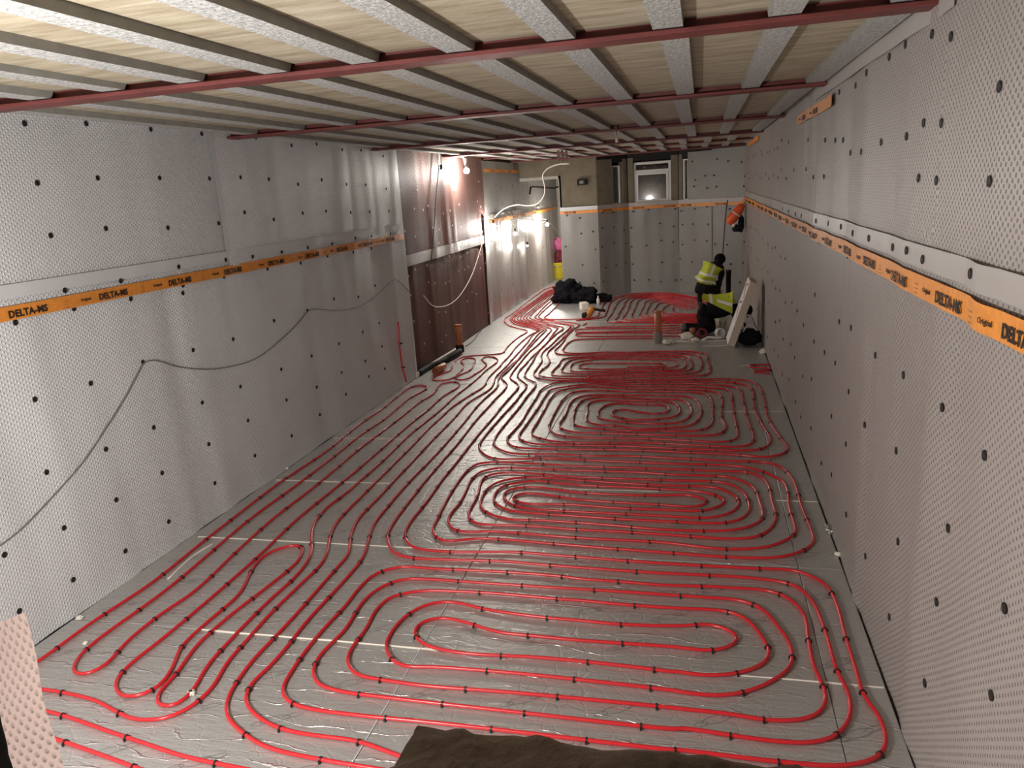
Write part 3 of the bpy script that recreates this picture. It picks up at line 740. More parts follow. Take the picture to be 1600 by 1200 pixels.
left_serp = run(('A', [90,830,135,805,215,748,350,650,450,585,548,520,640,450,750,360,875,262]), ('X', [434,756,508,706,560,664,600,636.5,625,616,640,606]),
    ('M', [100,325,200,322,280,345,250,385,150,440,0,520]), ('X', [600,655,560,682,510,722,460,760]), ('A', [935,268,625,530,345,735,290,790,272,830,290,848,340,845,400,810,440,765,480,722,600,625,725,540,890,385,1020,268]),
    ('X', [494,758,560,702,600,672,640,641]), ('M', [160,580,350,470,410,410,440,350,500,295,600,270,720,268,785,300,740,365,640,420,500,510,290,700,0,930]), ('X', [574,720,540,749]),
    ('A', [1105,275,980,395,805,550,590,730,500,800,440,860,432,895,465,935,540,925,600,890,635,845,660,790,680,745,780,650,895,550,930,485,960,432,1010,392,1070,370,1120,362,1135,378,1120,420,1060,475,960,553,860,630,740,738,700,790,660,848,605,905,585,940,600,970,640,972,690,945,722,915,745,870,790,800,845,740,930,650,1020,562,1100,490,1150,430,1168,388,1167,340,1175,290,1220,228,1290,175]),
    ('D', [130,90,230,0]), ('M', [0,1090,290,860,480,705,700,500,940,310,1050,220,1200,80,1310,0]), ('N', [1370,450,1378,415,1310,382,1200,372,1135,400,1140,440,1200,490,1160,550,1000,660,930,705,830,735,735,730,710,700,780,660,900,610,980,550,1005,480,1030,430,1000,398,900,392,815,420,805,455,845,505,825,570,780,620,640,720,500,745,370,740,380,690,500,640,630,590,670,520,720,440,800,385,950,360,1200,345,1440,322]),
    ('O', [500,460,560,390,700,270,835,185,820,160,700,130,560,90,490,40]), ('S', [80,720,100,670,180,620,400,450,560,330,720,220,860,175,1000,150]))
pipe([left_serp], 'red pipe winding in long hairpins beside the silver left wall')
p6 = run(('A', [120,900,210,912,355,945,430,985,505,1018,580,1020,650,1005,720,968,790,905,855,800,930,715,1005,630,1128,510,1200,440,1225,395,1235,340,1258,285]), ('D', [0,320,80,240,180,140,240,80,320,0]),
    ('M', [100,1200,290,1000,480,830,640,680,780,580,950,470,1130,360,1180,310,1210,230,1260,170,1430,0]), ('O', [440,680,560,560,640,450,740,350,860,250,1000,165]), ('S', [600,860,450,815,250,765,175,700,220,630,400,500,560,390,740,260,860,210,1010,165]))
pipe([p6], 'red pipe swinging out to the left under the membrane flap')
p7 = run(('X', [720,1226,600,1203]), ('A', [1300,1185,1010,1125,920,1075,850,1000,855,935,940,805,1010,730,1095,640,1205,515,1280,430,1305,400,1315,330,1340,270]), ('D', [130,305,195,240,310,115,420,0]),
    ('M', [330,1200,500,1030,640,890,760,760,850,650,960,560,1130,460,1250,380,1310,300,1340,200,1420,110,1530,0]), ('O', [600,620,720,490,850,340,950,210,1040,160]), ('S', [640,855,480,800,290,750,205,700,250,630,420,500,590,390,760,265,870,215,1010,175]))
pipe([p7], 'red pipe with the outermost bend at the near left, passing under the stone block')
p8 = run(('X', [760,1206,640,1186]), ('A', [1345,1100,1200,1080,1080,1060,1000,1030,930,970,918,930,945,880,1005,825,1080,740,1150,650,1270,520,1340,440,1363,405,1380,350,1400,290]), ('D', [300,240,425,100,525,0]),
    ('M', [590,1200,740,1030,900,840,980,740,1050,650,1180,520,1320,400,1380,320,1378,250,1450,130,1580,10]), ('O', [700,600,820,450,920,330,1010,220,1090,160]), ('S', [690,855,520,795,340,745,240,700,290,620,450,500,620,385,780,265,880,220,1010,185]))
pipe([p8], 'red pipe with the second bend at the near left, just inside the outermost')
sp1 = run(('S', [1010,195,880,228,800,270,640,390,480,500,330,620,285,690,380,740,560,790,735,840]), ('O', [1130,160,1000,290,900,400,760,550,650,670,540,790,450,870,432,910,510,980,525,1015]), ('M', [1480,390,1350,520,1200,690,1050,850,900,1040,775,1200]),
    ('D', [605,0,510,110,400,250,300,385,265,450,265,510,305,575,400,605,570,615,1020,630,1240,650]), ('E', [0,665,505,700,830,715,1080,730,1280,755,1370,778,1450,840,1500,915,1565,1085]),
    ('C', [765,765,815,860,825,960,770,1050,700,1080,600,1088,400,1070,65,1022]), ('B', [1435,1025,660,945,300,905,0,870]), ('A', [1335,922,1200,890,1173,845,1190,790,1230,745,1295,680,1350,590,1400,540,1465,505]),
    ('D', [390,737,520,740,965,770,1345,795]), ('E', [0,800,505,832,830,855,1020,870,1150,915,1230,990,1300,1085]), ('C', [530,600,565,680,555,750,440,830,310,870,180,875,40,855]),
    ('B', [1415,855,740,780,330,748,200,745,145,715,122,650]), ('D', [255,1130,315,1030,390,960,475,910,600,880,700,885,860,925,1255,980]), ('E', [0,995,280,1022,700,1030,830,1018,900,1035,980,1070,1022,1115,990,1150,900,1180,800,1185,640,1165,290,1140,0,1120]),
    ('D', [1190,1095,950,1070,850,1040,720,1000,620,980,520,990,445,1030,430,1080,480,1140]), ('B', [365,670,500,690,790,705,1175,742,1415,770]), ('C', [45,768,150,785,250,785,350,770,445,730,467,680,430,615,380,550,315,510,240,495,95,488]),
    ('E', [320,900,0,870]), ('D', [1350,865,885,825,485,812,380,825,265,860,170,960,140,1030,20,1200]), ('A', [1302,800,1335,850,1430,868,1580,890]), ('B', [715,865,1440,935]), ('C', [65,935,300,960,440,985,600,985,670,965,705,930,715,860,665,755,635,610,625,530,590,475,540,435,450,405,375,400]),
    ('E', [830,785,505,775,308,757,0,735]), ('D', [1380,725,1010,695,560,675,340,663,190,705,80,800,0,905]), ('A', [1230,660,1150,755,1085,850,1055,910,1080,950,1150,975,1350,1003,1580,1025]), ('B', [635,1030,1100,1085,1420,1120]),
    ('C', [45,1118,400,1160,650,1185,800,1190,900,1172,965,1140,985,1060,950,960,890,885,850,760,800,600,765,470,710,375,630,335,580,318,380,308]), ('E', [505,638,0,600]), ('D', [1255,585,1055,570,620,567,435,545,390,510,368,460,400,390,510,250,605,115,700,0]),
    ('M', [985,1200,1150,1000,1300,830,1450,640]), ('O', [600,1170,700,1050,695,1000,640,960,572,910,600,830,700,700,850,520,1000,390,1100,290,1150,230,1210,140]), ('S', [640,785,430,735,330,690,370,620,510,500,660,390,820,270,900,235,1010,205]))
pipe([sp1], 'red pipe coiled in the nearest and largest spiral, in front of the stone block')
sp2 = run(('S', [1010,215,900,245,840,275,700,385,560,500,420,620,380,680,480,730,700,775,910,820]), ('O', [1310,130,1230,230,1150,350,1080,420,930,560,800,700,710,800,690,890,760,950,820,1000,820,1050,720,1180]),
    ('F', [390,250,210,450,100,580,55,650,50,690,110,750,190,780,400,785,640,775,1040,795]), ('G', [390,825,971,846]), ('E', [1150,60,1290,125,1320,175,1335,300,1375,430,1365,465,1320,490,1210,535,1050,550,900,550,545,510,135,488,0,480]),
    ('D', [1295,470,905,440,760,445,680,430,643,385,650,340,715,260,755,180,790,110,850,65,950,45,1100,45,1400,58]), ('E', [395,72,590,85,800,92,940,98,1040,125,1115,170,1150,260,1170,330,1160,370,1100,405,1000,430,900,437,550,430,200,400,0,385]),
    ('D', [1220,372,1080,370,970,355,880,320,845,290,850,230,890,170,960,130,1090,105,1260,105]), ('E', [0,120,380,145,605,155,800,160,895,170,980,210,1020,245,1010,290,975,320,900,345,805,357,570,345,210,328,0,318]),
    ('D', [1290,310,1090,290,1000,250,985,220,1000,190,1060,170,1180,165,1290,175]), ('E', [0,195,315,213,570,215,700,212,780,228,828,258,750,287,550,275,235,258,0,240]), ('D', [1365,230,1225,208,1110,203,1060,215,1040,235,1070,255,1140,270,1260,270]),
    ('E', [0,275,230,293,570,307,785,312,880,290,938,252,900,225,825,200,700,185,610,180,345,165,0,150]), ('D', [1180,125,1055,140,980,160,935,200,925,230,935,265,1020,308,1100,320,1240,332]), ('E', [0,345,210,360,590,380,895,390,1000,375,1060,345,1085,300,1070,230,1020,175,950,140,840,128,600,122,385,115,0,100]),
    ('D', [1095,75,960,75,870,100,840,150,830,200,790,280,768,325,780,370,830,395,925,400,1200,410]), ('E', [0,430,170,437,550,460,905,485,1040,485,1130,475,1210,430,1245,375,1250,330,1225,250,1210,170,1180,120,1100,75,940,65,590,52,0,32]),
    ('D', [1130,15,900,8,820,20,760,60,690,150,640,230,570,370,543,430,570,480,640,503,720,495,855,485,1265,515]), ('E', [0,530,520,570,1095,607,1280,600,1400,570,1480,520,1490,500,1470,430,1410,285,1390,210,1365,135,1320,70,1250,22]),
    ('G', [1230,812,970,803,390,775,0,757]), ('F', [1040,755,700,740,420,740,290,720,220,690,180,650,182,620,200,580,300,450,400,330,480,220,555,130]), ('O', [975,1000,960,970,830,915,798,860,820,800,930,640,985,530,1060,440,1190,310,1300,210,1400,120]),
    ('S', [760,765,520,720,430,680,470,610,600,500,740,390,880,270,1010,225]))
pipe([sp2], 'red pipe coiled in the second spiral back from the stone block')
sp3 = run(('S', [1010,255,900,290,780,385,640,500,510,610,480,670,600,715,850,745,1105,780]), ('O', [1450,170,1330,270,1200,400,1085,500,1060,560,1065,640,1000,740,940,840,990,900,1090,930,1250,945,1500,945]),
    ('G', [0,88,560,90,900,97,1080,130,1120,180,1135,320,1190,450,1260,560,1285,620,1260,660,1190,695,1000,710,790,702,210,680,0,670]), ('F', [670,655,520,645,420,610,403,580,460,490,580,320,640,220,700,160]), ('P', [200,850,400,820,700,800]),
    ('G', [0,130,560,135,780,150,880,160,930,200,940,280,965,430,990,570,980,600,920,625,800,632,640,625,240,605,0,600]), ('F', [900,590,750,570,690,530,675,490,700,420,760,310,800,250,880,190]), ('P', [520,905,700,900]),
    ('G', [0,180,300,180,620,190,710,210,755,260,762,400,760,460,700,515,550,535,240,530,0,532]), ('F', [1100,512,1000,505,905,480,888,440,895,390,930,300,1000,250,1150,230]), ('G', [0,235,200,245,460,252,530,275,575,340,560,400,470,455,300,470,0,457]),
    ('F', [1360,455,1200,440,1130,420,1108,385,1140,330,1230,290,1400,285]), ('G', [0,290,145,295,310,300,370,320,375,350,330,375,240,380,145,370,0,345]), ('F', [1370,340,1260,350,1228,385,1290,415,1400,430]), ('G', [0,432,195,432,390,415,460,385,475,340,430,290,360,270,130,265,0,262]),
    ('F', [1150,258,1050,275,1015,310,1020,370,1003,420,1030,455,1120,480,1300,487]), ('G', [0,505,300,510,540,490,640,430,660,330,630,270,560,230,300,212,0,212]), ('F', [1250,208,980,220,900,250,850,310,820,390,763,480,790,515,900,545,1000,550]),
    ('G', [0,560,300,570,650,575,810,565,860,540,885,495,845,430,843,350,845,230,800,190,700,172,520,160,0,152]), ('F', [1000,138,900,148,760,180,690,240,640,330,560,470,518,540,530,575,600,600,750,630]), ('G', [0,640,210,640,600,660,950,675,1080,662,1120,640,1130,590,1085,450,1040,280,1015,170,970,145,850,125,560,110,0,107]),
    ('F', [900,90,740,100,640,140,590,180,570,220,510,310,420,460,300,600,300,620,320,650,380,680,500,690]), ('G', [0,703,400,718,960,745,1250,765,1395,735,1440,690,1380,610,1265,435,1245,370,1220,240,1190,150,1130,100,1020,75,900,70,560,72,0,74]),
    ('O', [1400,915,1150,895,1060,880,1018,850,1040,800,1175,690,1185,620,1150,540,1170,490,1270,400,1400,280,1490,180,1560,90]), ('S', [900,735,650,700,560,665,610,600,700,500,830,385,950,290,1010,270]))
pipe([sp3], 'red pipe coiled in the third spiral back, midway down the room')
sp4 = run(('S', [1010,300,900,380,760,500,650,600,620,660,700,690,1000,725,1240,760,1130,870,1050,950,1000,1040,870,1170]), ('P', [62,275,75,305,120,330,350,345,800,335]),
    ('Q', [0,330,800,320,1100,350,1150,400,1160,560,1100,610,950,640,500,650,0,655]), ('P', [330,680,100,675,30,660,20,630,60,570,140,490,160,440,230,400,430,380,700,366]), ('Q', [0,352,600,350,900,365,990,410,1000,450,1020,530,980,580,850,605,300,612,0,622]),
    ('P', [330,640,200,625,163,600,190,550,240,480,320,430,430,405,700,390]), ('Q', [0,380,600,380,850,390,910,440,910,530,830,575,600,590,0,592]), ('P', [500,612,350,605,318,580,310,540,340,490,420,455,600,430,800,408]), ('Q', [0,412,500,420,740,430,800,480,770,520,650,550,300,562,0,562]),
    ('P', [700,570,460,545,450,515,500,490,700,480]), ('Q', [0,478,400,480,570,485,610,505,590,525,250,532,0,535]))
sp4b = run(('T', [1280,885,400,893]), ('S', [1180,1010,1090,1050,1000,1150]), ('P', [192,270,210,295,260,312,400,322,900,302]), ('Q', [0,305,600,290,900,290,1150,310,1255,350,1250,400,1300,570,1300,610,1250,650,1000,680,600,682,0,690]), ('P', [900,690,560,695]))
pipe([sp4, sp4b], 'red pipe coiled in the fourth, flattest spiral, in front of the right riser')
sp5 = run(('T', [1700,852,1300,850,30,848,-10,830,40,812,1300,800,1700,795,1770,780,1700,762,1300,765,30,788,-20,768,40,748,1300,728,1700,715,1770,700,1700,682,1300,690,150,715]))
pipe([sp5], 'red pipe running in level rows behind the right riser', 0.6)
far = [run(('S', [1010,340,900,480,760,620,705,668,800,688,1200,685]), ('T', [200,575,330,545,360,480,400,430,450,330,520,270,650,235,900,190,1200,172,1450,180,1700,215,1950,262,2200,330])),
       run(('T', [0,608,300,580,430,550,465,510,500,420,540,330,620,270,800,225,1200,190,1500,200,1800,245,2050,305,2200,350])),
       run(('T', [2250,652,800,642,520,640,485,620,560,500,625,380,700,290,850,240,1200,207,1500,217,1780,260,2000,320,2150,370])),
       run(('T', [2250,632,700,627,610,602,650,560,680,480,740,400,780,310,880,255,1200,225,1500,237,1760,285,1950,345,2080,390])),
       run(('T', [2250,614,830,602,740,582,790,490,830,400,870,300,960,260,1200,243,1480,252,1740,305,1900,360,2000,400])),
       run(('T', [2250,597,960,582,880,555,910,450,950,350,985,290,1080,262,1250,258,1480,268,1700,320,1850,375,1930,410])),
       run(('T', [2250,580,1080,562,1000,540,1010,480,1060,390,1072,340,1110,300,1250,280,1480,288,1660,335,1800,390,1870,420])),
       run(('T', [2250,562,1180,546,1100,520,1110,460,1150,380,1180,330,1300,302,1480,308,1630,350,1760,400,1810,430])),
       run(('T', [2250,546,1280,522,1205,490,1250,400,1330,332,1470,328,1600,365,1700,410,1750,440])),
       run(('T', [2250,531,1420,502,1350,475,1400,390,1480,352,1580,390,1650,430])), run(('T', [2250,516,1560,496,1510,465,1530,395]))]
pipe(far, 'red pipe looped in the bay at the back behind the kneeling worker', 0.7)
b1 = run(('A', [110,972,190,990,260,1010,400,1060,550,1110,685,1155,900,1200,1020,1224]))
pipe([b1], 'straight red pipe crossing the near left corner, farther of two')
b2 = run(('A', [130,1066,220,1095,350,1140,500,1195,620,1238]))
pipe([b2], 'straight red pipe crossing the near left corner, nearest of all')
rt = run(('I', [1500,598,1300,600,1255,612,1300,625,1490,635,1510,645,1490,655,1330,660,1310,672,1490,688]))
pipe([rt], 'short red pipe loop against the right wall', 0.5)
off = run(('S', [1310,782,1365,745])); o = pipe([off], 'short red pipe offcut on the foil behind the parallel runs', name='pipe_offcut', clips=False); del o['group']
wp = [on_x(622, 503, XL + 0.03), on_x(624, 540, XL + 0.03), on_x(629, 575, XL + 0.035), on_x(635, 597, XL + 0.05)]
o = tube('riser_pipe', wp, 0.0105, M_PIPE, None, 0.05, 8); tag(o, 'red pipe rising up the silver left wall near the brown membrane', 'pipe')
for t in (0.35, 0.75):
    p = wp[0].lerp(wp[3], t); c = box('pipe_clip', XL, XL + 0.05, p.y - 0.015, p.y + 0.015, p.z - 0.01, p.z + 0.01, M_CLIP, o)

# ------------------------------------------------------------------ foreground: stone block and membrane flap
def rough_box(name, x0, x1, y0, y1, z0, z1, mt, amp, nx=28, ny=10, nz=6, seed=0.0):
    bm = bmesh.new(); bmesh.ops.create_cube(bm, size=1.0)
    bmesh.ops.subdivide_edges(bm, edges=bm.edges[:], cuts=44, use_grid_fill=True)
    for v in bm.verts:
        p = Vector(((x0 + x1) / 2 + v.co.x * (x1 - x0), (y0 + y1) / 2 + v.co.y * (y1 - y0), (z0 + z1) / 2 + v.co.z * (z1 - z0)))
        n = Vector((noise.noise(p * 14 + Vector((seed, 0, 0))), noise.noise(p * 14 + Vector((0, seed, 5))), noise.noise(p * 14 + Vector((3, 0, seed)))))
        m = Vector((noise.noise(p * 45), noise.noise(p * 45 + Vector((9, 0, 0))), noise.noise(p * 45 + Vector((0, 9, 0)))))
        k = noise.noise(p * 110 + Vector((0, 4, 1)))
        v.co = p + n * amp * 0.55 + m * amp * 0.55 + m.normalized() * k * amp * 0.25
    return bm_obj(name, bm, mt, None, True)
blk = rough_box('stone_block', 0.0, 0.62, 0.0, 0.28, 0.0, 0.30, M_STONE, 0.010)
# its far top edge follows the line seen in the picture
pa, pb = on_y(655, 1133, 0.66), on_y(1240, 1203, 0.60)
_d = (pb - pa).normalized(); _n = Vector((-_d.y, _d.x, 0)).normalized(); _u = _d.cross(_n)
_R = Matrix((_d, _n, _u)).transposed()
blk.matrix_world = Matrix.Translation(pa - _R @ Vector((0.0, 0.28, 0.30))) @ _R.to_4x4()
tag(blk, 'rough dark brown stone block on the sill at the bottom of the view', 'block')
sill = struct(box('wall_sill', -0.98, 0.95, 0.2, 0.56, 1.50, 1.66, M_CONC), 'rough sill of the opening'); sill.parent = wall_front
def flap():
    vs, uv, fs = [], [], []
    A = [on_y(12, 948, 0.86), on_y(72, 1240, 0.80)]
    nz_ = 40; nu = 14
    L0, L1 = on_y(-60, 985, 0.70), on_y(-45, 1260, 0.66)
    T0, T1 = on_y(38, 957, 0.90), on_y(104, 1230, 0.84)
    for j in range(nz_ + 1):
        t = j / nz_
        a, b = L0.lerp(L1, t), T0.lerp(T1, t)
        b = b + Vector((0.004 * math.sin(t * 9), 0, 0))
        for i in range(nu + 1):
            s = i / nu
            p = a.lerp(b, s); p.y -= 0.02 * math.sin(s * PI)
            vs.append(p); uv.append(((b - a).length * s, t * (T1 - T0).length))
    for j in range(nz_):
        for i in range(nu):
            q = j * (nu + 1) + i; fs.append((q, q + nu + 1, q + nu + 2, q + 1))
    o = mesh_obj('membrane_flap', vs, fs, M_FLAP, None, True, uv)
    return o
fl = flap(); tag(fl, 'cut end of pale brown studded membrane at the lower left corner', 'membrane')
edge = rough_box('masonry_edge', 0, 0.12, 0, 0.2, 0, 0.6, M_DARK, 0.006, seed=3.0)
pe = on_y(14, 1042, 0.62); edge.location = (pe.x - 0.125, 0.40, pe.z - 0.6); edge.rotation_euler = (0, 0.0, 0.0)
tag(edge, 'dark broken masonry edge at the lower left corner before the membrane', 'masonry')

# ------------------------------------------------------------------ cables
def tag_tube(name, P, r, m, label, cat='cable', step=0.05):
    o = tube(name, P, r, m, None, step, 6); tag(o, label, cat); return o
wall_cable = [(-40,880),(0,852),(28,832),(80,780),(130,720),(165,668),(195,620),(215,582),(224,567),(240,563),(280,573),(320,577),(360,573),(400,560),(440,530),(465,505),(482,486),(492,483),(530,485),(560,479),(590,460),(615,437),(625,442),(640,458)]
tag_tube('wall_cable', [(lambda q: Vector((XL + 0.012 + ripple(q.y - Y0L, q.z, 1.0, 0.020), q.y, q.z)))(on_x(x, y, XL + 0.012)) for x, y in wall_cable], 0.0045, M_CABLE_G, 'thin grey cable slung from plug to plug across the silver left wall')
hang = [(890,256,14.2),(872,257,14.2),(855,264,14.2),(848,273,14.2),(849,282,14.3),(851,290,14.3),(850,305,14.4),(840,318,14.5),(825,321.5,14.6),(808,320,14.7),(790,325,14.8),(775,337,14.9),(767,350,15.0)]
tag_tube('white_cable', [on_y(x, y, Y) for x, y, Y in hang], 0.011, M_CABLE_W, 'white cable hanging in an S curve from the ceiling to the lit bulbs')
tag_tube('dark_wall_cable', [on_x(x, y, XB + 0.06) for x, y in ((688,244),(682,300),(678,360),(673,412))], 0.008, M_CABLE_D, 'thin dark cable hanging down the brown membrane')
tag_tube('looped_cable', [on_x(x, y, XB + 0.07) for x, y in ((754,378),(747,402),(738,428),(722,457),(708,472),(692,479),(675,477),(662,462))], 0.007, M_CABLE_W, 'pale cable sagging in a loop over the lower brown membrane')
tag_tube('floor_cable', [on_floor(x, y, 0.01) for x, y in ((727,541),(735,536),(743,528),(747,521),(752,517))], 0.008, M_CABLE_D, 'thin dark cable on the floor behind the left riser')
tag_tube('corner_cable', [on_y(x, y, 16.75) for x, y in ((1137,312),(1135,326),(1133,345),(1131,372),(1129,402),(1126,440),(1124,468))], 0.012, M_CABLE_D, 'dark cable hanging down the back wall left of the orange bag')
tag_tube('bulb_cable', [on_x(x, y, XB + 0.10) for x, y in ((767,350),(775,352),(790,351),(800,345),(812,343),(828,340),(838,346),(848,347),(856,346),(866,356),(876,370))], 0.006, M_CABLE_W, 'thin white festoon cable joining the bulbs along the far left wall')
tag_tube('slack_cable', [on_x(x, y, XB + 0.09) for x, y in ((763,352),(768,362),(776,367),(786,366),(792,357),(798,348))], 0.006, M_CABLE_W, 'short slack loop of white cable under the leftmost lit bulb')

# ------------------------------------------------------------------ bulbs: lamps along the far left wall, the lowest standing in for a reflection
def bulb(p, label, r=0.038, cord=0.4, mt=None):
    t = empty('festoon_bulb', p); tag(t, label, 'bulb', 'lit festoon bulbs')
    bm = bmesh.new(); bmesh.ops.create_uvsphere(bm, u_segments=10, v_segments=7, radius=r); bm_obj('bulb_glass', bm, mt or M_BULB, t, True)
    lathe('lamp_socket', [(0.012, r + 0.075), (0.018, r + 0.07), (0.02, r + 0.01), (0.016, r - 0.006)], (0, 0, 0), M_BLACKPL, t, n=10)
    o = tube('lamp_cord', [(0, 0, r + 0.07), (0.01, 0, r + 0.07 + cord * 0.6), (-0.10, 0.0, r + 0.07 + cord), (XB + 0.03 - p[0], 0.0, r + 0.07 + cord)], 0.006, M_CABLE_W, t, 0.1, 6)
    return t
bulb(on_x(690, 268, XB + 0.30), 'small lit bulb on the brown membrane, left of the brightest one', 0.024, 0.22, M_BULB2)
bulb(on_x(729, 267, XB + 0.24), 'brightest lit bulb under the ceiling at the end of the brown membrane', 0.045, 0.12)
bulb(on_x(771, 353, XB + 0.20), 'lit bulb at the end of the white S-shaped cable', 0.036, 0.05)
bulb(on_x(805, 365, XB + 0.20), 'lit bulb low on the far wall, right of the white cable end', 0.032, 0.12)
bulb(on_x(855, 351, XB + 0.25), 'lit bulb inside the doorway at the far left', 0.040, 0.03)
bulb(on_x(824, 384, XB + 0.15), 'small lit bulb standing in for a reflection low on the far left wall', 0.018, 0.3, M_BULB2)  # added glowing bulb in place of a reflection on the membrane
for (x0, y0, x1, y1, lb) in ((686, 229, 687, 258, 'pale strap hanging above the small bulb'), (719, 231, 729, 262, 'pale strap slanting down to the brightest bulb')):
    o = tube('hanging_strap', [on_x(x0, y0, XB + 0.2), on_x(x1, y1, XB + 0.2)], 0.014, M_CABLE_W, None, 0.1, 6); tag(o, lb, 'strap')
# ceiling hangers and rod
for k, (xx, lb) in enumerate(((872, 'leftmost of the three dark steel hangers above the white cable'), (878, 'middle one of the three dark steel hangers above the white cable'), (884.5, 'rightmost of the three dark steel hangers above the white cable'))):
    a, b = on_y(xx, 231, 13.2), on_y(xx, 252, 13.2)
    t = box('steel_hanger', a.x - 0.02, a.x + 0.02, 13.19, 13.21, b.z, 3.10, M_RUST, None, 0.003); tag(t, lb, 'hanger', 'steel hangers')
    box('cross_pin', a.x - 0.03, a.x + 0.03, 13.18, 13.22, b.z + 0.03, b.z + 0.05, M_STEEL, t)
a, b = on_y(963, 200, 9.05), on_y(963, 220, 9.05)
t = tube('hanging_rod', [(a.x, 9.03, 3.12), (a.x, 9.03, 2.98), (a.x + 0.004, 9.03, b.z)], 0.009, M_METAL, None, 0.1, 8); tag(t, 'thin metal rod hanging below the third steel beam', 'rod')
lathe('rod_cap', [(0.016, 0), (0.016, 0.05)], (a.x + 0.004, 9.03, b.z - 0.02), M_WHITE, t, n=10)

# socket box on the pillar
p = on_y(909, 284.5, 17.2)
t = box('back_box', p.x - 0.10, p.x + 0.10, 17.18, 17.27, p.z - 0.065, p.z + 0.065, M_BLACKPL, None, 0.004); tag(t, 'black electrical back box on the blockwork pillar', 'box')
box('socket_plate', p.x - 0.05, p.x + 0.04, 17.165, 17.18, p.z - 0.035, p.z + 0.03, M_GREYPL, t, 0.003)
# passage: dark bracket pipe, post, sleeve, tub and bags
bp_ = [on_x(x, y, XB + 0.12) for x, y in ((828,303),(829,293),(832,292),(850,293),(866,294),(872,292))]
t = tube('bracket_pipe', bp_, 0.022, M_BLACKPL, None, 0.1, 8, False); tag(t, 'dark bent bracket pipe high in the doorway', 'pipe')
t = tube('conduit_post', [on_y(857, 306, 21.5), on_y(858.5, 412, 21.5)], 0.03, M_BLACKPL, None, 0.3, 8); tag(t, 'dark upright conduit in the doorway', 'conduit')
q = on_y(864, 377, 21.6)
t = lathe('white_sleeve', [(0.075, -0.22), (0.08, -0.20), (0.08, 0.20), (0.07, 0.22)], q, M_FOAM, None); tag(t, 'white cylindrical sleeve on the end wall of the passage', 'sleeve')
q = on_floor(873, 436)
q = Vector((on_y(873, 436, 21.3).x, 21.3, 0))
t = lathe('tub', [(0.19, 0.0), (0.215, 0.02), (0.235, 0.42), (0.245, 0.43), (0.245, 0.45), (0.225, 0.45), (0.215, 0.40), (0.19, 0.04), (0.0, 0.03)], q, M_YELLOW, None, n=24); tag(t, 'yellow tub on the floor at the end of the passage', 'tub')
pts = [q + Vector((-0.235, 0, 0.40)), q + Vector((-0.15, -0.2, 0.36)), q + Vector((0, -0.26, 0.34)), q + Vector((0.15, -0.2, 0.36)), q + Vector((0.235, 0, 0.40))]
tube('tub_handle', pts, 0.007, M_METAL, t, 0.06, 6)
def blob(name, center, size, mt, amp, freq, seed, flat=0.0, sub=4):
    bm = bmesh.new(); bmesh.ops.create_icosphere(bm, subdivisions=sub, radius=1.0)
    for v in bm.verts:
        n = v.co.normalized()
        d = 1 + amp * noise.noise(n * freq + Vector((seed, seed * 2, 0))) + amp * 0.5 * noise.noise(n * freq * 2.7 + Vector((0, seed, 4)))
        c = Vector((n.x * size[0], n.y * size[1], n.z * size[2])) * d
        if c.z < -size[2] * (1 - flat): c.z = -size[2] * (1 - flat)
        v.co = c + Vector(center)
    return bm_obj(name, bm, mt, None, True)
q = on_y(874, 384, 21.4); t = blob('pink_bag', q, (0.14, 0.10, 0.20), M_PINK, 0.5, 2.2, 3.0); tag(t, 'bright pink plastic bag hung at the end of the passage', 'bag')
q = on_y(874, 403, 21.2); t = blob('red_cloth', q, (0.12, 0.08, 0.20), M_REDBAG, 0.5, 2.0, 6.0); tag(t, 'dark red cloth hanging under the pink bag', 'cloth')

# ------------------------------------------------------------------ risers and trenches
def riser(x, y, z1, label, sock):
    t = empty('drain_riser', (x, y, 0)); tag(t, label, 'pipe')
    lathe('riser_body', [(0.055, 0.0), (0.055, z1), (0.0495, z1), (0.0495, z1 - 0.3), (0.0, z1 - 0.3)], (0, 0, 0), M_TERRA, t, n=20)
    lathe('socket_collar', [(0.066, -0.03), (0.068, 0.0), (0.068, sock), (0.062, sock + 0.02), (0.056, sock + 0.02)], (0, 0, 0), M_BLACKPL if sock < 0.13 else M_GREYPL, t, n=20)
    lathe('rim_lip', [(0.0555, z1 - 0.035), (0.058, z1 - 0.03), (0.058, z1), (0.0495, z1 + 0.002)], (0, 0, 0), M_TERRA, t, n=20)
    return t
p = on_floor(719, 550); z = on_y(718.5, 507, p.y).z
riser(p.x, p.y, z, 'terracotta drain pipe standing by the brown membrane', 0.10)
p = on_floor(1028.5, 536); z = on_y(1028.5, 485.5, p.y).z
riser(p.x, p.y, z, 'terracotta drain pipe standing beside the kneeling worker', 0.16)
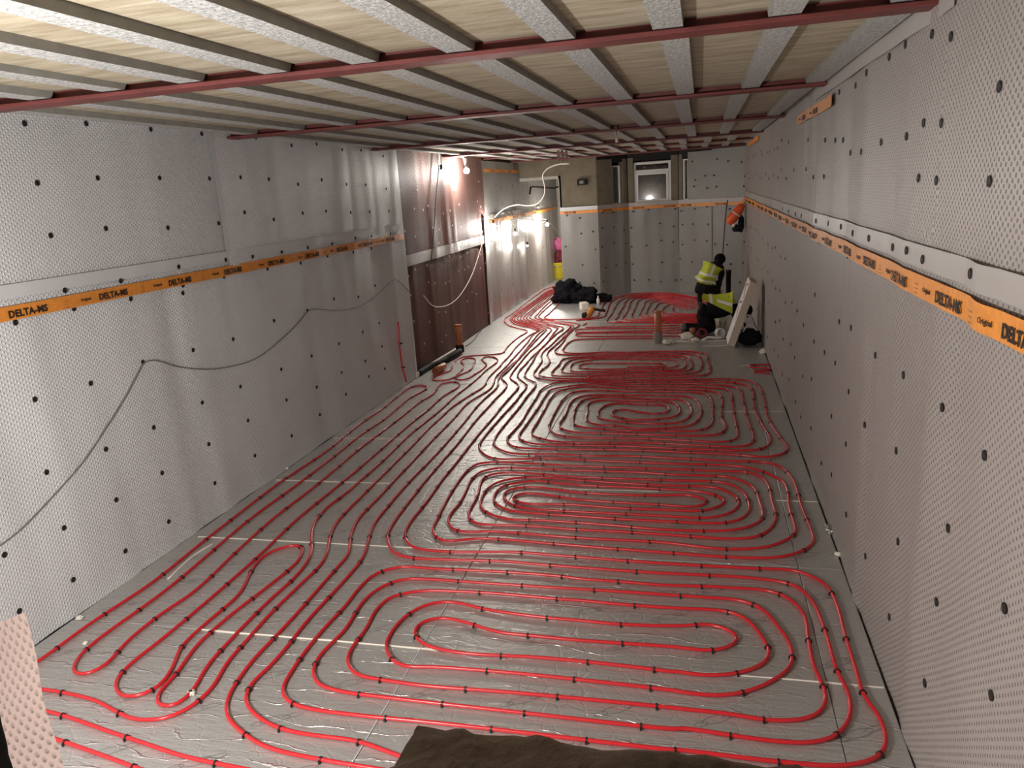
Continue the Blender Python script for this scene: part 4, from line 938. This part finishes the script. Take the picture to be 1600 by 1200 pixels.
# left trench beside the brown wall: dark drain run between white foam edges
pts = [on_floor(652, 585, 0.03), on_floor(672, 573, 0.03), on_floor(690, 566, 0.035), on_floor(712, 553, 0.05), on_floor(719, 549, 0.05)]
t = tube('drain_run', pts, 0.05, M_BLACKPL, None, 0.1, 10); tag(t, 'black drain run along the foot of the brown membrane', 'pipe')
pts = [on_x(672, 570, XB + 0.07), on_x(690, 559, XB + 0.07), on_x(713, 545, XB + 0.07)]
t = tube('foam_edge', pts, 0.022, M_FOAM, None, 0.1, 6); tag(t, 'pale foam edge beside the black drain run', 'foam')
pa = on_floor(683, 580, 0.05); pb = on_floor(698, 573, 0.05)
pa = on_floor(680, 580, 0.06); pb = on_floor(693, 572, 0.06)
t = lathe('pipe_stub', [(0.045, 0.0), (0.055, 0.0), (0.055, (pb - pa).length), (0.045, (pb - pa).length), (0.045, 0.0)], pa, M_TERRA, None, pb - pa, 16); tag(t, 'short terracotta pipe stub lying at the foot of the brown membrane', 'pipe')
t = box('foam_block', on_floor(649, 588).x - 0.0, on_floor(649, 588).x + 0.07, on_floor(649, 588).y - 0.1, on_floor(649, 588).y + 0.1, 0.0, 0.07, M_FOAM, None, 0.01); tag(t, 'small white foam block at the corner of the brown membrane', 'foam')
t = box('angle_strip', XB + 0.03, XB + 0.05, 9.9, 9.93, 0.0, 0.75, M_BLACKPL, None); tag(t, 'upright black strip at the start of the brown membrane', 'strip')
# right trench edge and debris
def lump(x, y, s, label, mt=M_FOAM, z=0.0, nm='foam_scrap', cat='scrap', grp='white scraps'):
    p = on_floor(x, y); t = blob(nm, (p.x, p.y, s * 0.5), (s, s, s * 0.6), mt, 0.6, 2.5, x * 0.37, 0.15, 3); tag(t, label, cat, grp); return t
lump(1041, 538, 0.06, 'white foam scrap at the foot of the right riser'); lump(1050, 536, 0.05, 'smaller white scrap right of the riser foot')
lump(1073, 530, 0.10, 'white crumpled scrap by the boot of the kneeling worker'); lump(1086, 533, 0.05, 'pale scrap just right of the crumpled one')
lump(125, 967, 0.022, 'white foam scrap at the foot of the left wall near the flap'); lump(134, 1006, 0.016, 'small white scrap between the first two pipes near the flap')
lump(448, 733, 0.02, 'white scrap at the foot of the left wall by a foam joint'); lump(1300, 832, 0.05, 'crumpled silver foil scrap at the foot of the right wall', M_METAL, 0, 'foil_scrap')
lump(1194, 552, 0.06, 'white scrap in the corner of floor and right wall'); lump(300, 1085, 0.02, 'white tape scrap between two near pipe bends')
lump(1310, 868, 0.022, 'pale scrap at the foot of the right wall, below the foil scrap'); lump(800, 472, 0.07, 'white scrap at the foot of the far left wall')

# black clothes heap, white block, tool
q = on_floor(897, 474)
t = empty('clothes_heap', (q.x, q.y, 0)); tag(t, 'heap of black clothes at the foot of the pillar', 'clothes')
for (dx, dy, sx, sy, sz, sd, nm) in ((-0.12, 0.1, 0.30, 0.22, 0.26, 1.0, 'jacket'), (0.22, 0.05, 0.30, 0.22, 0.17, 4.0, 'trousers'), (0.58, 0.12, 0.22, 0.12, 0.085, 7.0, 'sleeve'), (-0.38, 0.15, 0.14, 0.12, 0.10, 9.0, 'sleeve')):
    b = blob(nm, (dx, dy, sz * 0.85), (sx, sy, sz), M_CLOTH, 0.55, 2.4, sd, 0.15); b.parent = t
q = on_floor(911, 484)
M = Matrix.Translation((q.x, q.y, 0)) @ Matrix.Rotation(0.35, 4, 'Z')
t = box('foam_offcut', -0.05, 0.11, -0.10, 0.14, 0.0, 0.15, M_FOAM, None, 0.012, M); tag(t, 'white foam offcut standing in front of the black clothes', 'foam')
q = on_floor(922, 496)
t = empty('power_tool', (q.x, q.y, 0)); tag(t, 'orange and black power tool lying on the pipes before the foam offcut', 'tool')
lathe('tool_body', [(0.0, -0.13), (0.05, -0.12), (0.065, -0.04), (0.07, 0.06), (0.055, 0.12), (0.0, 0.13)], (0.0, 0, 0.10), M_TOOL, t, (0.5, 0.1, 0.75), 14)
lathe('gear_head', [(0.0, -0.06), (0.05, -0.05), (0.055, 0.05), (0.0, 0.06)], (-0.10, -0.02, 0.055), M_BLACKPL, t, (1, 0.2, 0.1), 12)
tube('tool_handle', [(0.05, 0, 0.17), (0.14, 0.0, 0.15), (0.30, 0.0, 0.12)], 0.026, M_BLACKPL, t, 0.05, 8)
box('guard', -0.16, -0.04, -0.06, 0.06, 0.02, 0.035, M_RUST, t, 0.004)
t = lathe('clear_bottle', [(0.0, 0), (0.035, 0.0), (0.037, 0.11), (0.014, 0.16), (0.014, 0.19), (0.0, 0.19)], on_floor(935, 476), M_CLEAR, None, n=14); tag(t, 'small clear plastic bottle at the corner of the pillar', 'bottle')
t = box('black_case', on_floor(940, 470).x - 0.08, on_floor(940, 470).x + 0.10, 16.85, 17.0, 0.0, 0.13, M_CLOTH, None, 0.01); tag(t, 'small dark case right of the clear bottle at the pillar corner', 'case')
lathe('case_knob', [(0.02, 0.0), (0.02, 0.03)], (on_floor(940, 470).x, 16.92, 0.13), M_BLACKPL, t, n=8)

# leaning insulation board
bl = Vector((0.37, 11.62, 0.0)); tp = on_y(1172, 446, 11.62)
ang = math.atan2(tp.x - bl.x, tp.z - bl.z); ln = math.hypot(tp.x - bl.x, tp.z - bl.z) + 0.02
M = Matrix.Translation((bl.x, bl.y, 0.035)) @ Matrix.Rotation(ang, 4, 'Y')
t = empty('leaning_board'); tag(t, 'thick white foam board leaning on the right wall with red print', 'board')
box('foam_core', 0.0, 0.105, 0.0, 0.58, 0.0, ln, M_BEIGE, t, 0.004, M)
box('white_facing', -0.004, 0.0, 0.002, 0.578, 0.004, ln - 0.004, M_BFACE, t, 0.0, M)
bm = bmesh.new()
for (ya, yb, za, zb, wd) in ((0.12, 0.44, 0.42, 0.56, 0.035), (0.14, 0.46, 0.66, 0.60, 0.035), (0.10, 0.42, 0.72, 0.86, 0.04), (0.12, 0.48, 0.94, 0.86, 0.035), (0.30, 0.34, 0.98, 1.06, 0.05), (0.08, 0.2, 0.34, 0.46, 0.03)):
    d = Vector((0, yb - ya, zb - za)); n = Vector((0, -d.z, d.y)).normalized() * wd / 2
    q = [bm.verts.new(M @ (Vector((-0.0055, ya, za)) + n)), bm.verts.new(M @ (Vector((-0.0055, yb, zb)) + n)), bm.verts.new(M @ (Vector((-0.0055, yb, zb)) - n)), bm.verts.new(M @ (Vector((-0.0055, ya, za)) - n))]
    bm.faces.new(q)
bm_obj('red_marking', bm, M_REDPRINT, t)
# tool bag behind the board
q = on_floor(1170, 541)
t = empty('tool_bag', (q.x + 0.02, q.y + 0.1, 0)); tag(t, 'black tool bag on the floor right of the leaning board', 'bag')
b = blob('bag_body', (0, 0, 0.12), (0.16, 0.14, 0.13), M_CLOTH, 0.25, 2.0, 2.0, 0.1); b.parent = t
tube('bag_handle', [(-0.10, -0.02, 0.20), (-0.04, -0.02, 0.30), (0.04, -0.02, 0.30), (0.10, -0.02, 0.20)], 0.012, M_CLEAR, t, 0.04, 6)
tube('tool_grip', [(-0.05, 0.02, 0.2), (-0.08, 0.0, 0.33)], 0.018, M_BLACKPL, t, 0.05, 8)
# bits beside the worker's knees
q = on_floor(1125, 527)
t = lathe('white_collar', [(0.06, -0.05), (0.075, -0.05), (0.075, 0.05), (0.06, 0.05), (0.06, -0.05)], (q.x, q.y, 0.075), M_CLEAR, None, (0.35, -1, 0.1), 18); tag(t, 'white pipe collar on edge beside the kneeling worker', 'collar')
q = on_floor(1097, 529)
t = lathe('red_coil', [(0.045, -0.025), (0.085, -0.03), (0.085, 0.03), (0.045, 0.025), (0.045, -0.025)], (q.x, q.y, 0.085), M_REDBAG, None, (0.3, -0.8, 0.6), 20); tag(t, 'dark red coil under the kneeling worker', 'coil')
lathe('coil_hub', [(0.0, -0.02), (0.046, -0.02), (0.046, 0.02), (0.0, 0.02)], (q.x, q.y, 0.085), M_BLACKPL, t, (0.3, -0.8, 0.6), 14)
q = on_floor(1082, 526)
t = lathe('brown_can', [(0.0, 0), (0.05, 0), (0.05, 0.13), (0.04, 0.14), (0.0, 0.14)], q, M_TERRA, None, n=14); tag(t, 'brown can between the boot and the dark red coil', 'can')
t = tube('cut_strip', [on_floor(1098, 531, 0.02), on_floor(1108, 527, 0.04), on_floor(1120, 528, 0.03), on_floor(1134, 526, 0.02)], 0.02, M_CLEAR, None, 0.05, 6); tag(t, 'pale cut strip on the floor before the white collar', 'strip')
q = on_floor(1125, 512); t = blob('grey_sack', (q.x, q.y, 0.13), (0.10, 0.12, 0.15), M_BEIGE, 0.3, 2.0, 8.0, 0.1); tag(t, 'beige sack under the arms of the kneeling worker', 'sack')

# orange bag hung in the corner
t = empty('hanging_bag', on_y(1150, 338, 16.55)); tag(t, 'orange bag with a dark pouch hanging in the back right corner', 'bag')
ax = Vector((0.62, 0.0, 0.80))
lathe('orange_shell', [(0.0, -0.22), (0.07, -0.21), (0.10, -0.16), (0.105, 0.0), (0.085, 0.16), (0.06, 0.24), (0.0, 0.26)], (-0.02, 0, 0.03), M_ORANGE, t, ax, 16)
lathe('seam_band', [(0.104, -0.012), (0.109, -0.01), (0.109, 0.01), (0.104, 0.012)], (0.0, 0, 0.05), M_CLEAR, t, ax, 16)
b = blob('dark_pouch', (0.10, 0.02, -0.16), (0.06, 0.06, 0.17), M_CLOTH, 0.3, 2.0, 5.0, 0, 3); b.parent = t
b = blob('pouch_base', (0.03, 0.0, -0.24), (0.10, 0.05, 0.07), M_CLOTH2, 0.4, 2.0, 3.0, 0, 3); b.parent = t
lathe('clear_tip', [(0.0, -0.03), (0.03, -0.02), (0.03, 0.03), (0.0, 0.04)], (-0.05, -0.05, -0.18), M_CLEAR, t, (0.3, 0, 1), 10)
tube('hang_strap', [(0.14, 0.0, 0.22), (0.17, 0.06, 0.26), (0.19, 0.12, 0.28)], 0.008, M_CLOTH2, t, 0.05, 6)
# dark upright stub in the corner behind the workers
q = on_y(1138, 462, 16.3)
t = lathe('corner_stub', [(0.05, 0.0), (0.05, 0.55), (0.058, 0.55), (0.058, 0.62), (0.0, 0.62)], (q.x, 16.3, 0), M_BLACKPL, None, n=14); tag(t, 'dark upright pipe stub in the back right corner', 'pipe')

# ------------------------------------------------------------------ workers
def skin_body(name, J, E, mats, parent, face_mat=None, sub=2, root=0):
    me = bpy.data.meshes.new(name)
    me.from_pydata([j[:3] for j in J], E, [])
    o = link(bpy.data.objects.new(name, me))
    sk = o.modifiers.new('skin', 'SKIN'); sk.use_smooth_shade = True; sk.branch_smoothing = 0.4
    for i, j in enumerate(J):
        d = me.skin_vertices[0].data[i]; r = j[3]; d.radius = (r * (1.12 if r > 0.03 else 1), (j[4] if len(j) > 4 else r) * (1.12 if r > 0.03 else 1)); d.use_root = (i == root); d.use_loose = False
    ss = o.modifiers.new('sub', 'SUBSURF'); ss.levels = sub; ss.render_levels = sub
    dg = bpy.context.evaluated_depsgraph_get()
    nm = bpy.data.meshes.new_from_object(o.evaluated_get(dg)); nm.name = name
    bpy.data.objects.remove(o); bpy.data.meshes.remove(me)
    nm.materials.clear()
    for m in mats: nm.materials.append(m)
    for p in nm.polygons:
        p.use_smooth = True
        if face_mat: p.material_index = face_mat(p.center)
    return link(bpy.data.objects.new(name, nm), parent)
def hand_chain(J, E, wrist_i, w, dirv, side, curl=0.35):
    """palm plus five separate fingers"""
    d = Vector(dirv).normalized(); s = Vector(side).normalized(); dn = d.cross(s).normalized()
    palm = Vector(w) + d * 0.055; J.append((*palm, 0.026, 0.017)); pi = len(J) - 1; E.append((wrist_i, pi))
    for k, (ln, off) in enumerate(((0.072, 0.030), (0.082, 0.010), (0.076, -0.010), (0.060, -0.029))):
        a = palm + d * 0.03 + s * off; b = a + d * ln * 0.5; c = b + (d * (1 - curl) - dn * curl) * ln * 0.5
        J.append((*a, 0.0095)); J.append((*b, 0.0085)); J.append((*c, 0.007)); n = len(J)
        E += [(pi, n - 3), (n - 3, n - 2), (n - 2, n - 1)]
    a = palm - d * 0.02 + s * 0.035; b = a + (d * 0.6 + s * 0.8).normalized() * 0.035; c = b + d * 0.03
    J.append((*a, 0.012)); J.append((*b, 0.010)); J.append((*c, 0.008)); n = len(J)
    E += [(pi, n - 3), (n - 3, n - 2), (n - 2, n - 1)]
def cut_copy(src, name, planes, off, mt, parent):
    """copy of a surface kept on the positive side of every plane (point, normal), pushed outward"""
    bm = bmesh.new(); bm.from_mesh(src.data)
    for co, no in planes:
        bmesh.ops.bisect_plane(bm, geom=bm.verts[:] + bm.edges[:] + bm.faces[:], dist=1e-5, plane_co=Vector(co), plane_no=Vector(no), clear_inner=True)
    bm.normal_update()
    for v in bm.verts: v.co = v.co + v.normal * off
    if name is None:
        bm.to_mesh(src.data); bm.free(); return src
    return bm_obj(name, bm, mt, parent, True)
def slab(co, no, w):
    c, n = Vector(co), Vector(no).normalized()
    return [(c - n * w, n), (c + n * w, -n)]

# worker 1: on hands and knees, facing right, boot soles to the left
P1 = empty('person', (0.05, 12.75, 0)); tag(P1, 'person in yellow vest kneeling on all fours behind the leaning board', 'person')
J = [(-0.04, 12.75, 0.34, .165, .17), (0.08, 12.75, 0.40, .185, .185), (0.26, 12.74, 0.42, .195, .195), (0.43, 12.73, 0.43, .155, .165), (0.55, 12.72, 0.44, .062), (0.62, 12.715, 0.405, .078), (0.70, 12.71, 0.36, .088), (0.73, 12.71, 0.31, .06)]
E_ = [(0, 1), (1, 2), (2, 3), (3, 4), (4, 5), (5, 6), (6, 7)]
def leg1(y, dy):
    b = len(J)
    J.extend([(-0.02, y, 0.27, .14), (0.10, y + dy, 0.17, .12), (0.18, y + dy, 0.09, .08), (-0.04, y + dy, 0.078, .060), (-0.24, y + dy, 0.10, .05), (-0.305, y + dy, 0.125, .055), (-0.31, y + dy, 0.045, .05)])
    E_.extend([(0, b), (b, b + 1), (b + 1, b + 2), (b + 2, b + 3), (b + 3, b + 4), (b + 4, b + 5), (b + 5, b + 6)])
leg1(12.65, -0.03); leg1(12.86, 0.03)
def arm1(y, hx):
    b = len(J)
    J.extend([(0.50, y, 0.40, .066), (0.525, y, 0.31, .056), (0.545, y, 0.24, .047), (hx - 0.01, y - 0.01, 0.14, .038), (hx, y - 0.01, 0.085, .026)])
    E_.extend([(3, b), (b, b + 1), (b + 1, b + 2), (b + 2, b + 3), (b + 3, b + 4)])
    hand_chain(J, E_, b + 4, (hx, y - 0.01, 0.075), (0.75, -0.1, -0.55), (0, 1, 0), 0.1)
arm1(12.585, 0.50); arm1(12.87, 0.56)
def fm1(c):
    if c.x > 0.60 and c.z < 0.45 and c.z > 0.2 and abs(c.y - 12.71) < 0.12: return 1
    if c.x > 0.44 and c.z < 0.10: return 1
    if c.x < -0.262 and c.z < 0.22: return 2
    return 0
body1 = skin_body('body', J, E_, [M_CLOTH, M_SKIN, M_BOOT], P1, fm1)
VJ = [(0.0, 12.75, 0.40, .165, .165), (0.09, 12.75, 0.415, .19, .19), (0.26, 12.74, 0.435, .203, .203), (0.40, 12.73, 0.435, .18, .185), (0.475, 12.725, 0.42, .125, .14), (0.51, 12.72, 0.40, .06, .075)]
vest1 = skin_body('hi_vis_vest', VJ, [(0, 1), (1, 2), (2, 3), (3, 4), (4, 5)], [M_HIVIS], P1, None, 3, 2)
cut_copy(vest1, None, [((0.03, 0, 0.585), (0.52, 0, 1)), ((0.0, 0, 0), (1, 0, 0.0))], 0.0, M_HIVIS, P1)
cut_copy(vest1, 'reflective_band', slab((0.21, 0, 0), (1, 0, 0.12), 0.024), 0.005, M_REFL, vest1)
cut_copy(vest1, 'reflective_band', slab((0.24, 0, 0.565), (0.30, 0, 1), 0.022) + [((0.235, 0, 0), (1, 0, 0)), ((0, 12.70, 0), (0, -1, 0))], 0.005, M_REFL, vest1)
cut_copy(vest1, 'reflective_band', slab((0.09, 0, 0), (1, 0, 0.3), 0.016) + [((0, 0, 0.53), (0, 0, 1))], 0.005, M_REFL, vest1)
hb = bmesh.new(); bmesh.ops.create_uvsphere(hb, u_segments=16, v_segments=10, radius=0.103)
bmesh.ops.delete(hb, geom=[f for f in hb.faces if f.calc_center_median().z < -0.02], context='FACES')
hat = bm_obj('knit_hat', hb, M_HAIR, P1, True); hat.location = (0.69 - 0.05, 12.71 - 12.75, 0.375); hat.rotation_euler = (0, 0.5, 0)
for sy in (-1, 1):
    e = blob('ear', (0.64 - 0.05, 12.712 - 12.75 + sy * 0.088, 0.355), (0.02, 0.010, 0.03), M_SKIN, 0.1, 2, 1.0, 0, 2); e.parent = P1
e = blob('nose', (0.715 - 0.05, 12.71 - 12.75, 0.27), (0.016, 0.014, 0.022), M_SKIN, 0.1, 2, 1.0, 0, 2); e.parent = P1
for o in (body1, vest1): o.location = (-0.05, -12.75, 0)

# worker 2: squatting with the back turned, leaning to the right
O2 = (0.06, 15.4, 0.0)
P2 = empty('person', O2); tag(P2, 'person in yellow vest and black hat squatting in the back right corner', 'person')
J = [(0.03, 15.40, 0.36, .155, .14), (0.06, 15.42, 0.50, .135, .12), (0.13, 15.45, 0.66, .155, .13), (0.20, 15.47, 0.78, .145, .115), (0.265, 15.50, 0.845, .065), (0.31, 15.53, 0.885, .085), (0.345, 15.55, 0.935, .09), (0.36, 15.555, 0.975, .06)]
E_ = [(0, 1), (1, 2), (2, 3), (3, 4), (4, 5), (5, 6), (6, 7)]
for sx, fx in ((-0.1, -0.06), (0.1, 0.24)):
    b = len(J)
    J.extend([(0.03 + sx, 15.45, 0.32, .10), (fx + 0.06, 15.72, 0.46, .072), (fx + 0.03, 15.68, 0.36, .062), (fx + 0.02, 15.55, 0.10, .047), (fx + 0.02, 15.58, 0.045, .045), (fx + 0.05, 15.72, 0.03, .035)])
    E_.extend([(0, b), (b, b + 1), (b + 1, b + 2), (b + 2, b + 3), (b + 3, b + 4), (b + 4, b + 5)])
for (sx, ex, hx, yy) in ((0.16, 0.30, 0.34, 15.5), (-0.13, 0.02, 0.16, 15.66)):
    b = len(J)
    J.extend([(0.20 + sx, yy, 0.79, .066), (0.20 + sx * 1.15, yy + 0.07, 0.62, .055), (ex + 0.05, yy + 0.11, 0.52, .047), (hx, yy + 0.18, 0.38, .036), (hx, yy + 0.2, 0.33, .026)])
    E_.extend([(3, b), (b, b + 1), (b + 1, b + 2), (b + 2, b + 3), (b + 3, b + 4)])
    hand_chain(J, E_, b + 4, (hx, yy + 0.2, 0.32), (0.15, 0.35, -0.9), (1, 0, 0), 0.4)
def fm2(c):
    if c.z > 0.85 and c.x > 0.2 and c.y > 15.59: return 1
    if c.y > 15.66 and c.z < 0.36 and c.z > 0.12 and c.x > 0.1 and abs(c.x - 0.27) > 0.09: return 1
    if c.z < 0.10: return 2
    return 0
body2 = skin_body('body', J, E_, [M_CLOTH2, M_SKIN, M_BOOT], P2, fm2)
VJ = [(0.045, 15.40, 0.44, .168, .15), (0.07, 15.42, 0.54, .158, .14), (0.13, 15.45, 0.67, .168, .145), (0.19, 15.47, 0.78, .145, .125), (0.235, 15.485, 0.845, .085, .08)]
vest2 = skin_body('hi_vis_vest', VJ, [(0, 1), (1, 2), (2, 3), (3, 4)], [M_HIVIS], P2, None, 3, 2)
cut_copy(vest2, None, [((0.10, 0, 0.455), (0.30, 0, 1))], 0.0, M_HIVIS, P2)
cut_copy(vest2, 'reflective_band', slab((0.10, 0, 0.655), (0.30, 0, 1), 0.024), 0.005, M_REFL, vest2)
cut_copy(vest2, 'reflective_band', slab((0.10, 0, 0.535), (0.30, 0, 1), 0.024), 0.005, M_REFL, vest2)
cut_copy(vest2, 'reflective_band', slab((0.185, 0, 0.70), (1, 0, -0.42), 0.026) + [((0.10, 0, 0.66), (0.30, 0, 1)), ((0, 15.47, 0), (0, -1, 0))], 0.005, M_REFL, vest2)
hb = bmesh.new(); bmesh.ops.create_uvsphere(hb, u_segments=16, v_segments=10, radius=0.108)
bmesh.ops.delete(hb, geom=[f for f in hb.faces if f.calc_center_median().z < -0.05], context='FACES')
hat = bm_obj('knit_hat', hb, M_HAIR, P2, True); hat.location = (0.345 - O2[0], 15.55 - O2[1], 0.925); hat.rotation_euler = (0.3, 0.3, 0)
for o in (body2, vest2): o.location = (-O2[0], -O2[1], 0)
for sx in (-1, 1):
    e = blob('ear', (0.32 - O2[0] + sx * 0.088, 15.56 - O2[1], 0.885), (0.012, 0.02, 0.03), M_SKIN, 0.1, 2, 1.0, 0, 2); e.parent = P2
